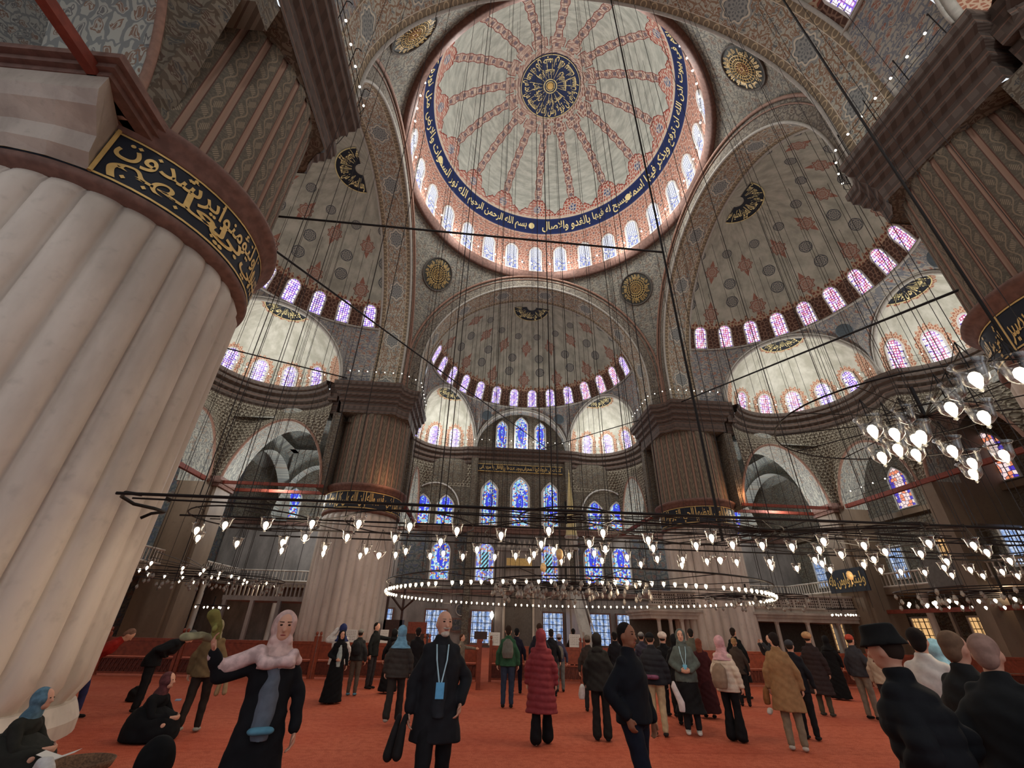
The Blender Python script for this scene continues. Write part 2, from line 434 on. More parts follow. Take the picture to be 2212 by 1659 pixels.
def m_glass(name, kind, st):
    """stained glass lit by the daylight behind it; uv in metres, centre 0, foot 0"""
    k = K(name, .3); u, v = k.uv()
    if kind == 'dome':        # clear bottle glass in white tracery, blue foot
        d, c = k.voro(k.vec(u, v), 5.2, 'F1', .25); e, _ = k.voro(k.vec(u, v), 5.2, 'DISTANCE_TO_EDGE', .25)
        r, g, b = k.sepc(c)
        pane = k.mix(r > .55, (.92, .95, 1.), (.30, .38, .95)); pane = k.mix(k.ss(v, 1.1, 2.4), pane, (.85, .9, 1.))
        col = k.mix(e < .13, pane, (.10, .08, .12))
    elif kind in ('semi', 'semired'):    # rose, violet and white lozenges with dark blue squares at the edge
        d, c = k.voro(k.vec(u, v), 5.4, 'F1', .15); e, _ = k.voro(k.vec(u, v), 5.4, 'DISTANCE_TO_EDGE', .15)
        r, g, b = k.sepc(c)
        a_ = (.20, .10, .85) if kind == 'semi' else (.66, .10, .20)
        pane = k.mix(r > .60, a_, (1., .80, .92)); pane = k.mix(g > .7, pane, (.52, .2, .75)); pane = k.mix(d < .3, pane, (1., .96, .98))
        pane = k.mix(k.abs(u) > .36, pane, k.mix(k.fract(v*2.3) < .2, (1., .92, .95), (.08, .05, .5)))
        col = k.mix(e < .06, pane, (.12, .05, .12))
    elif kind == 'rich':      # dense blue, turquoise and amber mosaic of the qibla wall
        d, c = k.voro(k.vec(u, v), 6.5, 'F1', .9); e, _ = k.voro(k.vec(u, v), 6.5, 'DISTANCE_TO_EDGE', .9)
        r, g, b = k.sepc(c)
        pane = k.mix(r > .5, (.06, .10, .85), (.35, .75, .95)); pane = k.mix(g > .72, pane, (.85, .9, 1.)); pane = k.mix(b > .93, pane, (.9, .38, .12)); pane = k.mix(b < .06, pane, (.5, .08, .12))
        inner = k.hyp(u*1.9, (v-2.4)*.7)
        pane = k.mix(k.band(inner, .35, .75)*(r > .3), pane, (.05, .06, .95))
        col = k.mix(e < .05, pane, (.03, .03, .05))
    elif kind == 'stripe':    # blue glass crossed by slanting dark bars
        d, c = k.voro(k.vec(u, v), 6.5, 'F1', .8); e, _ = k.voro(k.vec(u, v), 6.5, 'DISTANCE_TO_EDGE', .8)
        r, g, b = k.sepc(c)
        mid = k.mix(k.fract((v-u*1.2)*2.2) < .5, (.30, .80, .95), (.04, .03, .04))
        edge = k.mix(r > .5, (.20, .22, .85), (.6, .75, .95)); edge = k.mix(g > .8, edge, (.8, .3, .15))
        pane = k.mix((k.abs(u) < .38)*k.band(v, .9, 2.7), edge, mid)
        col = k.mix(e < .04, pane, (.03, .03, .05))
    elif kind == 'rose':      # pale rose glass with red scrolls and a blue border
        d, c = k.voro(k.vec(u, v), 3.6, 'F1', .5); e, _ = k.voro(k.vec(u, v), 3.6, 'DISTANCE_TO_EDGE', .5)
        r, g, b = k.sepc(c)
        pane = k.mix(r > .62, (.95, .74, .72), (.9, .28, .14)); pane = k.mix((k.abs(u) > .42)*(g > .3), pane, (.08, .05, .55))
        col = k.mix(e < .07, pane, (.05, .03, .08))
    elif kind == 'day':       # clear panes behind a dark iron grille
        n = k.noise(k.vec(u, v), 3., 3.)
        pane = k.mix(k.ss(n, .35, .65), (.22, .40, .85), (.75, .85, 1.))
        gr = k.mx(k.abs(k.fract(u*2.4+.5)-.5) < .07, k.abs(k.fract(v*1.8)-.5) > .45)
        e, _ = k.voro(k.vec(u, v), 5., 'DISTANCE_TO_EDGE', .4)
        pane = k.mix(e < .05, pane, (.15, .2, .35))
        col = k.mix(gr, pane, (.008, .008, .012))
    else:                     # amber lamplit lattice window
        gr = k.mx(k.abs(k.fract(u*2.6)-.5) < .07, k.abs(k.fract(v*2.2)-.5) > .44)
        col = k.mix(gr, (1., .58, .24), (.10, .05, .02))
    k.color((.02, .02, .03)); k.emit(col, st, False); return k.mat

M = {}
M['dome'] = m_dome(); M['semi'] = m_semidome(); M['exedra'] = m_exedra(); M['soffit'] = m_soffit()
M['pend'] = m_orn('pendentive_painting', srgb(150, 146, 132), srgb(108, 106, 100), srgb(92, 92, 92), 2.4, srgb(104, 82, 70), vw=.09)
M['face'] = m_orn('archivolt_painting', srgb(138, 130, 116), srgb(96, 88, 80), srgb(82, 76, 74), 2.2, srgb(98, 84, 72))
M['spand'] = m_orn('spandrel_painting', srgb(168, 162, 150), srgb(120, 124, 130), srgb(150, 98, 80), 2.0, srgb(96, 104, 120))
M['wall'] = m_orn('upper_wall_painting', srgb(120, 112, 98), srgb(88, 78, 66), srgb(82, 64, 54), 2.6, srgb(78, 78, 76))
M['aisle'] = m_orn('aisle_vault_painting', srgb(170, 168, 156), srgb(126, 128, 124), srgb(110, 108, 106), 2.6, srgb(132, 108, 92))
M['flute'] = m_flutedpaint()
M['redmould'] = plain('reddish_moulding', srgb(140, 108, 92), .7, nz=.15)
M['palemould'] = plain('grey_white_moulding', srgb(176, 172, 162), .7, nz=.1)
M['marble'] = m_marble('veined_pier_marble', srgb(176, 164, 151), srgb(216, 204, 190), .45, .55)
M['wallmarble'] = m_marble('grey_wall_marble', srgb(112, 104, 98), srgb(146, 136, 128), .8, .5)
M['brownmarble'] = m_marble('brown_pier_cladding', srgb(104, 88, 72), srgb(124, 106, 88), .5, .6)
M['whitemarble'] = m_marble('pale_loge_marble', srgb(158, 146, 134), srgb(188, 176, 162), 1.0, .45)
M['tiles'] = m_tiles(); M['muq'] = m_muq(); M['cornice'] = m_cornice(); M['carpet'] = m_carpet()
M['brownstone'] = plain('brown_carved_stone', srgb(112, 84, 74), .75, nz=.2, sc=5)
M['plaster'] = plain('white_window_plaster', srgb(206, 202, 196), .8, nz=.05)
M['darkpl'] = plain('dark_grey_plaster', srgb(92, 86, 80), .85, nz=.1)  # one even dark grey with slight random mottling, shared by several parts
M['band'] = plain('blue_black_inscription_ground', srgb(26, 30, 40), .6)
M['gold'] = plain('gilt_lettering', srgb(214, 180, 112), .45, .25, nz=.08)
M['palegold'] = plain('pale_gilt_lettering', srgb(236, 220, 160), .5, .1, nz=.06)
M['iron'] = plain('black_wrought_iron', srgb(30, 26, 25), .6, .4)
M['chain'] = plain('dark_steel_cable', srgb(44, 38, 36), .6, .3)
M['tie'] = plain('red_painted_tie_beam', srgb(120, 56, 42), .7, nz=.15)
M['wood'] = plain('red_brown_varnished_wood', srgb(124, 58, 38), .45, nz=.18, sc=9)
M['darkwood'] = plain('dark_carved_wood', srgb(58, 38, 30), .5, nz=.2, sc=9)
M['spire'] = plain('pale_gilt_spire', srgb(206, 186, 132), .4, .3, nz=.1)
M['paper'] = plain('white_paper', srgb(200, 198, 194), .8)
for n, kd, st in (('g_dome', 'dome', 1.5), ('g_semi', 'semi', 1.35), ('g_semired', 'semired', 1.35), ('g_rich', 'rich', 1.0), ('g_stripe', 'stripe', 1.0),
                  ('g_rose', 'rose', 1.0), ('g_day', 'day', .85), ('g_amber', 'amber', .8)):
    M[n] = m_glass('stained_glass_'+kd, kd, st)
# ------------------------------------------------------------ Arabic lettering
AR = {}
for ch, base, n in (('ء', 0xFE80, 1), ('آ', 0xFE81, 2), ('أ', 0xFE83, 2), ('ؤ', 0xFE85, 2), ('إ', 0xFE87, 2), ('ئ', 0xFE89, 4), ('ا', 0xFE8D, 2),
        ('ب', 0xFE8F, 4), ('ة', 0xFE93, 2), ('ت', 0xFE95, 4), ('ث', 0xFE99, 4), ('ج', 0xFE9D, 4), ('ح', 0xFEA1, 4), ('خ', 0xFEA5, 4), ('د', 0xFEA9, 2),
        ('ذ', 0xFEAB, 2), ('ر', 0xFEAD, 2), ('ز', 0xFEAF, 2), ('س', 0xFEB1, 4), ('ش', 0xFEB5, 4), ('ص', 0xFEB9, 4), ('ض', 0xFEBD, 4), ('ط', 0xFEC1, 4),
        ('ظ', 0xFEC5, 4), ('ع', 0xFEC9, 4), ('غ', 0xFECD, 4), ('ف', 0xFED1, 4), ('ق', 0xFED5, 4), ('ك', 0xFED9, 4), ('ل', 0xFEDD, 4), ('م', 0xFEE1, 4),
        ('ن', 0xFEE5, 4), ('ه', 0xFEE9, 4), ('و', 0xFEED, 2), ('ى', 0xFEEF, 2), ('ي', 0xFEF1, 4)): AR[ch] = (base, n)
LA = {'ا': 0xFEFB, 'أ': 0xFEF7, 'إ': 0xFEF9, 'آ': 0xFEF5}
def shape(t):
    out = []; i = 0; joined = False
    while i < len(t):
        c = t[i]
        if c not in AR: out.append(c); joined = False; i += 1; continue
        if c == 'ل' and i+1 < len(t) and t[i+1] in LA:
            out.append(chr(LA[t[i+1]]+(1 if joined else 0))); joined = False; i += 2; continue
        b, n = AR[c]; nxt = i+1 < len(t) and t[i+1] in AR and t[i+1] != 'ء'
        if n == 4 and nxt: out.append(chr(b+(3 if joined else 2))); joined = True
        else: out.append(chr(b+(1 if joined and n > 1 else 0))); joined = False
        i += 1
    return ''.join(reversed(out))
_tc = {}
def glyphs(text):
    if text in _tc: return _tc[text]
    c = bpy.data.curves.new('lettering', 'FONT'); c.body = shape(text); c.resolution_u = 3; c.offset = .016
    o = bpy.data.objects.new('lettering', c); C.objects.link(o)
    dg = bpy.context.evaluated_depsgraph_get(); e = o.evaluated_get(dg); m = e.to_mesh()
    vs = [tuple(v.co) for v in m.vertices]; fs = [tuple(p.vertices) for p in m.polygons]
    e.to_mesh_clear(); bpy.data.objects.remove(o); bpy.data.curves.remove(c)
    x0 = min(v[0] for v in vs); x1 = max(v[0] for v in vs); y0 = min(v[1] for v in vs); y1 = max(v[1] for v in vs)
    r = ([((v[0]-x0)/(x1-x0), (v[1]-y0)/(y1-y0)) for v in vs], fs, (x1-x0)/(y1-y0)); _tc[text] = r
    return r
def lettering(mb, text, fn, a0, a1, b0, b1, d=.03):
    """text laid between a0..a1 (left to right) and b0..b1 (foot to top) of the surface fn(a,b,d)"""
    vs, fs, _ = glyphs(text)
    mb.add([fn(a0+(a1-a0)*x, b0+(b1-b0)*y, d) for x, y in vs], fs)

# ------------------------------------------------------------ windows
NWIN = [0]
def arch_half(b, w, h, pointed):
    rise = w*(.62 if pointed else .5); hs = h-rise
    if b <= hs: return w/2
    t = min(1., (b-hs)/rise)
    return w/2*(sqrt(max(0, 1-t*t)) if not pointed else max(0., 1-t**1.7)**.85)
def window(fn, w, h, glass, frame=.13, depth=.12, pointed=False, fmat=None, inset=.0, n=7, rect=False):
    NWIN[0] += 1
    if rect: return rect_window(fn, w, h, glass, frame, depth, fmat)
    rise = w*(.62 if pointed else .5); hs = h-rise
    bs = [0, hs*.5, hs]+[hs+rise*(sin(pi/2*i/n) if not pointed else i/n) for i in range(1, n+1)]
    vs = []; us = []; fs = []
    for b in bs:
        q = arch_half(b, w, h, pointed)
        for a in (-q, q): vs.append(fn(a, b, .03)); us.append((a, b))
    fs = [(2*i, 2*i+1, 2*i+3, 2*i+2) for i in range(len(bs)-1)]
    o = obj('window_%d' % NWIN[0], vs, fs, M[glass], None, us); struct(o)
    # frame
    def outline(ex):
        L = [(-w/2-ex, -ex*.6)]
        for b in bs[1:]:
            q = arch_half(b, w, h, pointed); t = max(0, (b-hs)/rise) if rise else 0
            L.append((-(q+ex*(1-t*.98)), b+ex*t))
        R = [(-a, b) for a, b in reversed(L)]
        return L+R[1:] if abs(L[-1][0]) < .02*w+1e-4 else L+R
    oi, oo = outline(0), outline(frame)
    mb = MB(); m = len(oi); vs = []
    for (ai, bi), (ao, bo) in zip(oi, oo):
        vs += [fn(ai, bi, 0), fn(ai, bi, depth), fn(ao, bo, depth), fn(ao, bo, 0)]
    fs = []
    for i in range(m):
        j = (i+1) % m
        for k in range(3): fs.append((i*4+k, i*4+k+1, j*4+k+1, j*4+k))
    mb.add(vs, fs); f = mb.build('window_frame', fmat or M['plaster'], o); f['kind'] = 'structure'
    return o
def rect_window(fn, w, h, glass, frame, depth, fmat):
    us = [(-w/2, 0), (w/2, 0), (w/2, h), (-w/2, h)]
    o = obj('window_%d' % NWIN[0], [fn(a, b, .03) for a, b in us], [(0, 1, 2, 3)], M[glass], None, us); struct(o)
    mb = MB(); e = frame; vs = []
    for (a, b), (c, d) in zip(us, ((-w/2-e, -e), (w/2+e, -e), (w/2+e, h+e), (-w/2-e, h+e))): vs += [fn(a, b, 0), fn(a, b, depth), fn(c, d, depth), fn(c, d, 0)]
    mb.add(vs, [(i*4+k, i*4+k+1, ((i+1) % 4)*4+k+1, ((i+1) % 4)*4+k) for i in range(4) for k in range(3)])
    f = mb.build('window_frame', fmat or M['plaster'], o); f['kind'] = 'structure'
    for i in (1, 2): 
        mb = MB(); x = -w/2+w*i/3; vs = [fn(x-.03, 0, .05), fn(x+.03, 0, .05), fn(x+.03, h, .05), fn(x-.03, h, .05)]; mb.add(vs, [(0, 1, 2, 3)]); mb.build('mullion', M['iron'], o)['kind'] = 'structure'
    return o
def on_sphere(c, R, az0, el0, Mt=None, Rz=None, el_s=1.):
    """azimuth measured from +y towards +x, seen from inside; d towards the centre"""
    def fn(a, b, d):
        el = el0+b/R; az = az0+a/(R*cos(el)); r = R-d
        p = Vector((c[0]+r*cos(el)*sin(az), c[1]+r*cos(el)*cos(az), c[2]+r*sin(el)*el_s))
        return Mt@p if Mt is not None else p
    return fn
def on_plane(o, right, up, nrm, Mt=None):
    o, right, up, nrm = map(Vector, (o, right, up, nrm))
    def fn(a, b, d):
        p = o+right*a+up*b+nrm*d
        return Mt@p if Mt is not None else p
    return fn

# ------------------------------------------------------------ great dome
DZ, DR = 36.2, 12.0
def dome():
    mb = MB(); n = 128; m = 40
    def fn(u, v):
        ps = radians(97*v); a = 2*pi*u
        return (DR*sin(ps)*sin(a), DR*sin(ps)*cos(a), DZ+DR*cos(ps))
    mb.grid(fn, n, m, lambda u, v: (u, 97*v)); struct(mb.build('ceiling_dome', M['dome'], smooth=True), 'great central dome painted with sixteen red ribs')
    dfn = lambda az, el: on_sphere((0, 0, DZ), DR, az, el)
    for k in range(28):
        window(dfn(2*pi*k/28, radians(-5.5)), 1.12, 3.3, 'g_dome', .16, .14, pointed=False)
    # inscription band: text runs from the far side both ways
    mb = MB()
    half = ['بسم الله الرحمن الرحيم', 'الله نور السموات والارض', 'مثل نوره كمشكاة', 'فيها مصباح المصباح', 'في زجاجة الزجاجة كانها', 'كوكب دري يوقد']
    rt = ['بالغدو والاصال', 'يسبح له فيها', 'ويذكر فيها اسمه', 'اذن الله ان ترفع', 'في بيوت', 'والله بكل شيء عليم', 'الامثال للناس']
    fn = dfn(0, 0)
    def bandfn(a, b, d):        # a = azimuth radians, b = polar angle degrees
        el = pi/2-radians(b); r = DR-d
        return Vector((r*cos(el)*sin(a), r*cos(el)*cos(a), DZ+r*sin(el)))
    az = -.10
    for t in half:
        w = glyphs(t)[2]*.088*.95
        for q in range(1): lettering(mb, t, bandfn, az-w, az, 69.6, 63.6)
        az -= w+.03
    az = .06
    for t in rt:
        w = glyphs(t)[2]*.088*.95
        lettering(mb, t, bandfn, az, az+w, 69.6, 63.6); az += w+.03
    while az < 2*pi-1.9-.6:
        break
    for a in (-.05, .96, -1.2):
        mb.add([bandfn(a+.03*cos(t*pi/6), 66.5+1.7*sin(t*pi/6), .04) for t in range(12)], [tuple(range(12))])
    o = struct(mb.build('trim_1', M['palegold']), 'gold verse running round the blue band of the dome')
    # crown medallion
    mb = MB(); mb.lathe([(r_, sqrt(144-r_*r_)-12-.08) for r_ in (.02, .5, 1., 1.5, 2., 2.5, 2.9)]+[(2.95, -.30)], 64, (0, 0, DZ+DR))
    ro = struct(mb.build('trim_2', plain('deep_blue_roundel', srgb(34, 48, 84), .6), smooth=False), 'dark blue roundel at the crown of the dome')
    mb = MB(); zc = DZ+DR-.16
    def pol(a, b, d): return Vector((b*sin(a), b*cos(a), DZ+sqrt(144-b*b)-.09-d*.6))
    L = ['ان الله يمسك', 'السموات والارض', 'ان تزولا ولئن', 'زالتا ان امسكهما', 'من احد من بعده', 'انه كان حليما']
    for i, t in enumerate(L):
        a = pi-2*pi*i/len(L)
        lettering(mb, t, lambda a_, b_, d_: pol(a_, b_, .06), a-1.0, a-.02, 2.75, 1.75)
    for i, t in enumerate(L[:4]):
        a = pi-.4-2*pi*i/4
        lettering(mb, t, lambda a_, b_, d_: pol(a_, b_, .06), a-1.3, a-.1, 1.72, 1.0)
    for i in range(18):
        a = 2*pi*i/18+.05*sin(i*5); r0 = .72; r1 = 1.5+.5*abs(sin(i*2.3))
        mb.add([pol(a-.018, r0, .05), pol(a+.018, r0, .05), pol(a+.012, r1, .05), pol(a-.012, r1, .05)], [(0, 1, 2, 3)])
    for r0, r1 in ((.58, .66), (.40, .45), (2.82, 2.87)):
        mb.lathe([(r0, 0), (r0, -.06), (r1, -.06), (r1, 0)], 48, (0, 0, DZ+sqrt(144-r0*r0)-.08))
    o = mb.build('gilt_lettering', M['palegold'], ro)
    mb = MB(); mb.lathe([(.01, -.2), (.3, -.18), (.36, -.05)], 24, (0, 0, DZ+DR)); mb.build('boss', M['gold'], ro)
    # circular cornice of the dome
    mb = MB(); prof = [(12.35, 34.2), (12.1, 34.0), (11.95, 34.15), (11.72, 34.35), (11.66, 34.7), (11.78, 34.95), (12.2, 35.0)]
    mb.lathe([(r, z) for r, z in prof], 128); struct(mb.build('trim_3', M['brownstone'], smooth=True), 'moulded ring under the windows of the great dome')
dome()
# ------------------------------------------------------------ pendentives
PZ, PR = 22.55, sqrt(288)
def pendentives():
    for sn in SIDES:
        q = SIDES[sn]-pi/4
        def fn(u, v):
            b = radians(-45+90*u); be = pi/4-abs(b)      # angle from the nearer axis
            c2 = 144/cos(be)**2
            z0 = PZ+sqrt(max(0, 288-c2)); z1 = PZ+12.0
            z = z0+(z1-z0)*v; r = sqrt(max(0, 288-(z-PZ)**2)); a = q+b
            return (-r*sin(a), r*cos(a), z)
        mb = MB(); mb.grid(fn, 48, 16, lambda u, v: ((-45+90*u)*.25, fn(u, v)[2]))
        struct(mb.build('ceiling_pendentive', M['pend'], smooth=True))
        # thin pale outline inside the painted field
        mb = MB(); pts = [Vector(fn(.5+(i/40-.5)*.76, .1+.05*0)) for i in range(41)]
        loop = [Vector(fn(.12+.76*i/40, .07+.1*0)) for i in range(41)]+[Vector(fn(.88-.76*i/40, .86)) for i in range(41)]
        for i, p in enumerate(loop): loop[i] = p*(1-.003)
        # calligraphic medallion
        c = Vector((-sin(q)*13.84, cos(q)*13.84, 31.67)); nrm = (Vector((0, 0, PZ))-c).normalized()
        c = Vector((0, 0, PZ))-nrm*(PR-.12)
        rt = Vector((0, 0, 1)).cross(nrm).normalized(); rt = -rt if rt.dot(Vector((cos(q), sin(q), 0))) < 0 else rt
        up = rt.cross(-nrm).normalized(); up = up if up.z > 0 else -up
        P = lambda a, b, d: c+rt*(b*sin(a))+up*(b*cos(a))+nrm*(d+ .0)
        warm = sn in ('right', 'near', 'far', 'left')
        k = K('medallion_ground', .7); u_, v_ = k.uv(); rr = k.hyp(u_, v_)
        cen = srgb(120, 70, 48) if sn in ('right', 'near') else srgb(84, 70, 52)
        k.color(k.mix(rr < .45, srgb(62, 62, 56), cen))
        mb = MB(); n = 40
        mb.add([P(0, 0, .10)]+[P(2*pi*i/n, 1.55, .0) for i in range(n)], [(0, i+1, (i+1) % n+1) for i in range(n)], [(0, 0)]+[(1.55*cos(2*pi*i/n), 1.55*sin(2*pi*i/n)) for i in range(n)])
        m = mb.build('trim_5', k.mat); struct(m, 'round calligraphy medallion on a pendentive under the dome')
        mb = MB(); mb.tube([P(2*pi*i/n, 1.6, .03) for i in range(n)], .07, 6, closed=True); mb.build('rim', M['darkpl'], m)
        mb = MB()
        for i in range(8):
            a = 2*pi*i/8
            lettering(mb, 'الله محمد ابو بكر عمر'.split()[i % 4] if False else ('الملك لله', 'سبحان الله', 'الحمد لله', 'لا اله الا الله')[i % 4], lambda a_, b_, d_: P(a_, b_, .1), a+.70, a+.05, 1.0, 1.42)
        for r in (.95, .72, .5):
            mb.tube([P(2*pi*i/24, r, .10) for i in range(24)], .022, 4, closed=True)
        for i in range(24):
            a = 2*pi*i/24; mb.tube([P(a, .5, .10), P(a, .95, .09)], .018, 4)
        for i in range(12):
            a = 2*pi*i/12; mb.tube([P(a, .12, .11), P(a+.4, .28, .11), P(a, .44, .11)], .022, 4)
        mb.build('gilt_lettering', M['gold'], m)
pendentives()
# ------------------------------------------------------------ the four great arches
AZ, RI, RO = 22.3, 10.7, 12.18
def arch_pt(t, R, y, z0=19.6, zc=AZ):     # t 0..1 from left foot over the crown to right foot
    Ls = zc-z0; L = 2*Ls+pi*R; s = t*L
    if s < Ls: return (-R, y, z0+s)
    if s > L-Ls: return (R, y, z0+(L-s))
    a = pi-(s-Ls)/R; return (R*cos(a), y, zc+R*sin(a))
def arches():
    for sn, Mt in RZ.items():
        mb = MB(); N = 72; L = 2*(AZ-19.6)+pi*RI
        mb.grid(lambda u, v: arch_pt(u, RI, 12+2.5*v), N, 4, lambda u, v: (u*L, v))
        struct(mb.build('ceiling_arch_soffit', M['soffit'], smooth=True, M=Mt))
        mb = MB()
        def face(u, v):
            p = arch_pt(u, RI, 12); q = arch_pt(u, RI+(RO-RI)*1, 12)
            x = p[0]+(q[0]-p[0])*v; z = p[2]+(q[2]-p[2])*v
            return (max(-12.0, min(12.0, x)), 12, z)
        mb.grid(face, N, 4, lambda u, v: (u*L, v*1.4))
        struct(mb.build('wall_arch_face', M['face'], M=Mt))
        mb = MB()
        mb.tube([Vector(arch_pt(i/72, 11.98, 11.88)) for i in range(73)], .11, 8); mb.tube([Vector(arch_pt(i/72, 11.6, 11.95)) for i in range(73)], .05, 6)
        struct(mb.build('trim_6', M['redmould'], smooth=True, M=Mt))
        mb = MB()
        for y in (12.0, 14.5): mb.tube([Vector(arch_pt(i/72, RI-.03, y)) for i in range(73)], .09, 8)
        struct(mb.build('trim_7', M['palemould'], smooth=True, M=Mt))
arches()
# ------------------------------------------------------------ semi-domes and what carries them
SC_Y = 14.4; SR = 10.7; BZ = 25.0
RB = sqrt(SR**2-(BZ-AZ)**2)
def chord(p, q):
    p = Vector(p); q = Vector(q); m = (p+q)/2; d = (q-p); R = d.length/2; d.normalize()
    n = Vector((d.y, -d.x))
    if n.dot(m-Vector((0, 14.4))) < 0: n = -n
    return m, d, n, R
def zone(sn):
    Mt = RZ[sn]; far = sn == 'far'
    el0 = asin((BZ-AZ)/SR)
    mb = MB()
    mb.grid(lambda u, v: (SR*cos(el0+(pi/2-el0)*v)*sin(pi*(u-.5)), SC_Y+SR*cos(el0+(pi/2-el0)*v)*cos(pi*(u-.5)), AZ+SR*sin(el0+(pi/2-el0)*v)), 72, 24,
            lambda u, v: (180*u, math.degrees(el0+(pi/2-el0)*v)))
    struct(mb.build('ceiling_semidome', M['semi'], smooth=True, M=Mt), {'far': 'semi-dome over the qibla end with small red and grey rosettes'}.get(sn))
    for k in range(14):
        az = pi*((k+.5)/14-.5)
        g = 'g_semired' if (sn == 'right' and k % 14 < 9) or (sn == 'far' and k in (10, 11, 12)) else 'g_semi'
        window(on_sphere((0, SC_Y, AZ), SR, az, el0+radians(.9), Mt), 1.0, 2.05, g, .10, .1)
    mb = MB(); mb.tube([Vector(((RB-.06)*sin(pi*(i/60-.5)), SC_Y+(RB-.06)*cos(pi*(i/60-.5)), BZ)) for i in range(61)], .09, 6)
    struct(mb.build('trim_8', M['palemould'], smooth=True, M=Mt))
    # crescent of gilt lettering at the crown
    fnc = on_sphere((0, SC_Y, AZ), SR, 0, 0)
    def cres(a, b, d):    # a across in metres, b towards the crown
        el = radians(66)+b/SR; az = a/(SR*cos(el)); r = SR-d
        return Mt@Vector((r*cos(el)*sin(az), SC_Y+r*cos(el)*cos(az), AZ+r*sin(el)))
    mb = MB(); n = 16; vs = []; 
    def half(a): return sqrt(max(0, 1-(a/2.35)**2))
    def med(a, b, d):     # disc centred near the crown of the semi-dome, polar
        px_, py_ = b*sin(a), b*cos(a); e0 = radians(85)-py_/SR; r = SR-d
        return Mt@Vector((px_*(1-d/SR), SC_Y+r*cos(e0), AZ+sqrt(max(0, r*r-px_*px_-(r*cos(e0))**2))))
    mb.grid(lambda u, v: med(pi*(u-.5), .5+1.45*v, .04), 32, 4)
    m = mb.build('trim_9', M['band']); struct(m, 'dark half-round panel of gilt calligraphy at the crown of a semi-dome')
    mb = MB()
    for i, t in enumerate(('وما النصر', 'الا من عند', 'الله العزيز', 'الحكيم هو')):
        a = pi/2-.06-i*pi/4; lettering(mb, t, lambda a_, b_, d_: med(a_, b_, .08), a-.76, a, 1.9, .75)
    mb.tube([med(pi*(i/24-.5), 1.95, .08) for i in range(25)], .04, 4)
    mb.build('gilt_lettering', M['palegold'], m)
    # ---- arches of the exedrae standing on the gallery cornice
    if far: J = (5.45, 24.95); S = (10.75, 16.6)
    else: J = (4.3, 26.1); S = (10.6, 16.9)
    chs = [chord((-S[0], S[1]), (-J[0], J[1])), chord((-J[0], J[1]), J), chord(J, S)]
    z0 = 19.6
    tops = [24.85, 24.85, 24.85]
    # spandrels between arches and the semi-dome's foot
    for ci, (m_, d_, n_, R) in enumerate(chs):
        mb = MB(); hz = tops[ci]-z0
        a_0 = atan2((m_-d_*R).x, (m_-d_*R).y-SC_Y); a_1 = atan2((m_+d_*R).x, (m_+d_*R).y-SC_Y)
        def fn(u, v, R=R, m_=m_, d_=d_, hz=hz, a_0=a_0, a_1=a_1):
            th = pi*(1-u); s = R*cos(th); z = z0+hz*sin(th)
            B = Vector((m_.x+d_.x*s, m_.y+d_.y*s, z))
            az = a_0+(a_1-a_0)*(s+R)/(2*R)
            T = Vector((RB*sin(az), SC_Y+RB*cos(az), BZ))
            p = B.lerp(T, v); k = v*(1-v)*.8
            return p+Vector((-sin(az), -cos(az), 0))*0+Vector((sin(az), cos(az), 0))*k*.5*(T.z-B.z)/5
        mb.grid(fn, 40, 8, lambda u, v, R=R: (u*pi*R, fn(u, v)[2])); struct(mb.build('wall_spandrel', M['spand'], smooth=True, M=Mt))
        mb = MB(); arc = []
        for i in range(37):
            th = pi*i/36; p = m_+d_*(R-.08)*cos(th); arc.append(Vector((p.x, p.y, z0+(hz-.08)*sin(th))))
        mb.tube(arc, .16, 8); mb.tube([a+Vector((n_.x, n_.y, 0))*(-.22)+Vector((0, 0, .14)) for a in arc], .06, 6)
        struct(mb.build('trim_10', M['palemould'], smooth=True, M=Mt))
        if far and ci == 1:
            # flat tympanum with three tall windows
            mb = MB(); y = 26.2
            mb.grid(lambda u, v: ((u-.5)*12, y, 19+7*v), 8, 8, lambda u, v: (u*12, v*7)); struct(mb.build('wall_tympanum', M['wall'], M=Mt))
            mb = MB(); arc2 = [a+Vector((0, 1.3, 0)) for a in arc]
            mb.grid(lambda u, v: (Vector(arc[round(u*36)]).lerp(arc2[round(u*36)], v)), 36, 2, lambda u, v: (u*14, v*1.3)); struct(mb.build('ceiling_tympanum_soffit', M['spand'], M=Mt, smooth=True))
            for x, w, h in ((0, 1.35, 4.5), (-2.35, 1.1, 3.9), (2.35, 1.1, 3.9)):
                window(on_plane((x, y, 19.75), (1, 0, 0), (0, 0, 1), (0, -1, 0), Mt), w, h, 'g_rich', .16, .18, pointed=True)
            continue
        # quarter-sphere
        mb = MB()
        def qs(u, v, R=R, m_=m_, d_=d_, n_=n_, hz=hz):
            a = pi*(1-u); e = pi/2*v
            p = m_+(d_*cos(a)+n_*sin(a))*(R*cos(e)); return (p.x, p.y, z0+hz*sin(e))
        mb.grid(qs, 48, 20, lambda u, v, R=R: ((u-.5)*pi*R, v*pi/2*R*.92)); struct(mb.build('ceiling_exedra', M['exedra'], smooth=True, M=Mt))
        nw = 5 if R > 4.5 else 5
        for k in range(-2, 3):
            a = pi/2-k*2.6/R
            if not (0.1 < a < pi-.1): continue
            def wf(aa, b, d, R=R, m_=m_, d_=d_, n_=n_, hz=hz, a=a):
                e = .03+b/R; th = a-aa/(R*cos(e)); r = R-d
                p = m_+(d_*cos(th)+n_*sin(th))*(r*cos(e)); return Mt@Vector((p.x, p.y, z0+hz/R*r*sin(e)))
            g = 'g_semi' if sn != 'right' or k > 0 else 'g_semired'
            window(wf, 1.05, 2.2, g, .16, .1)
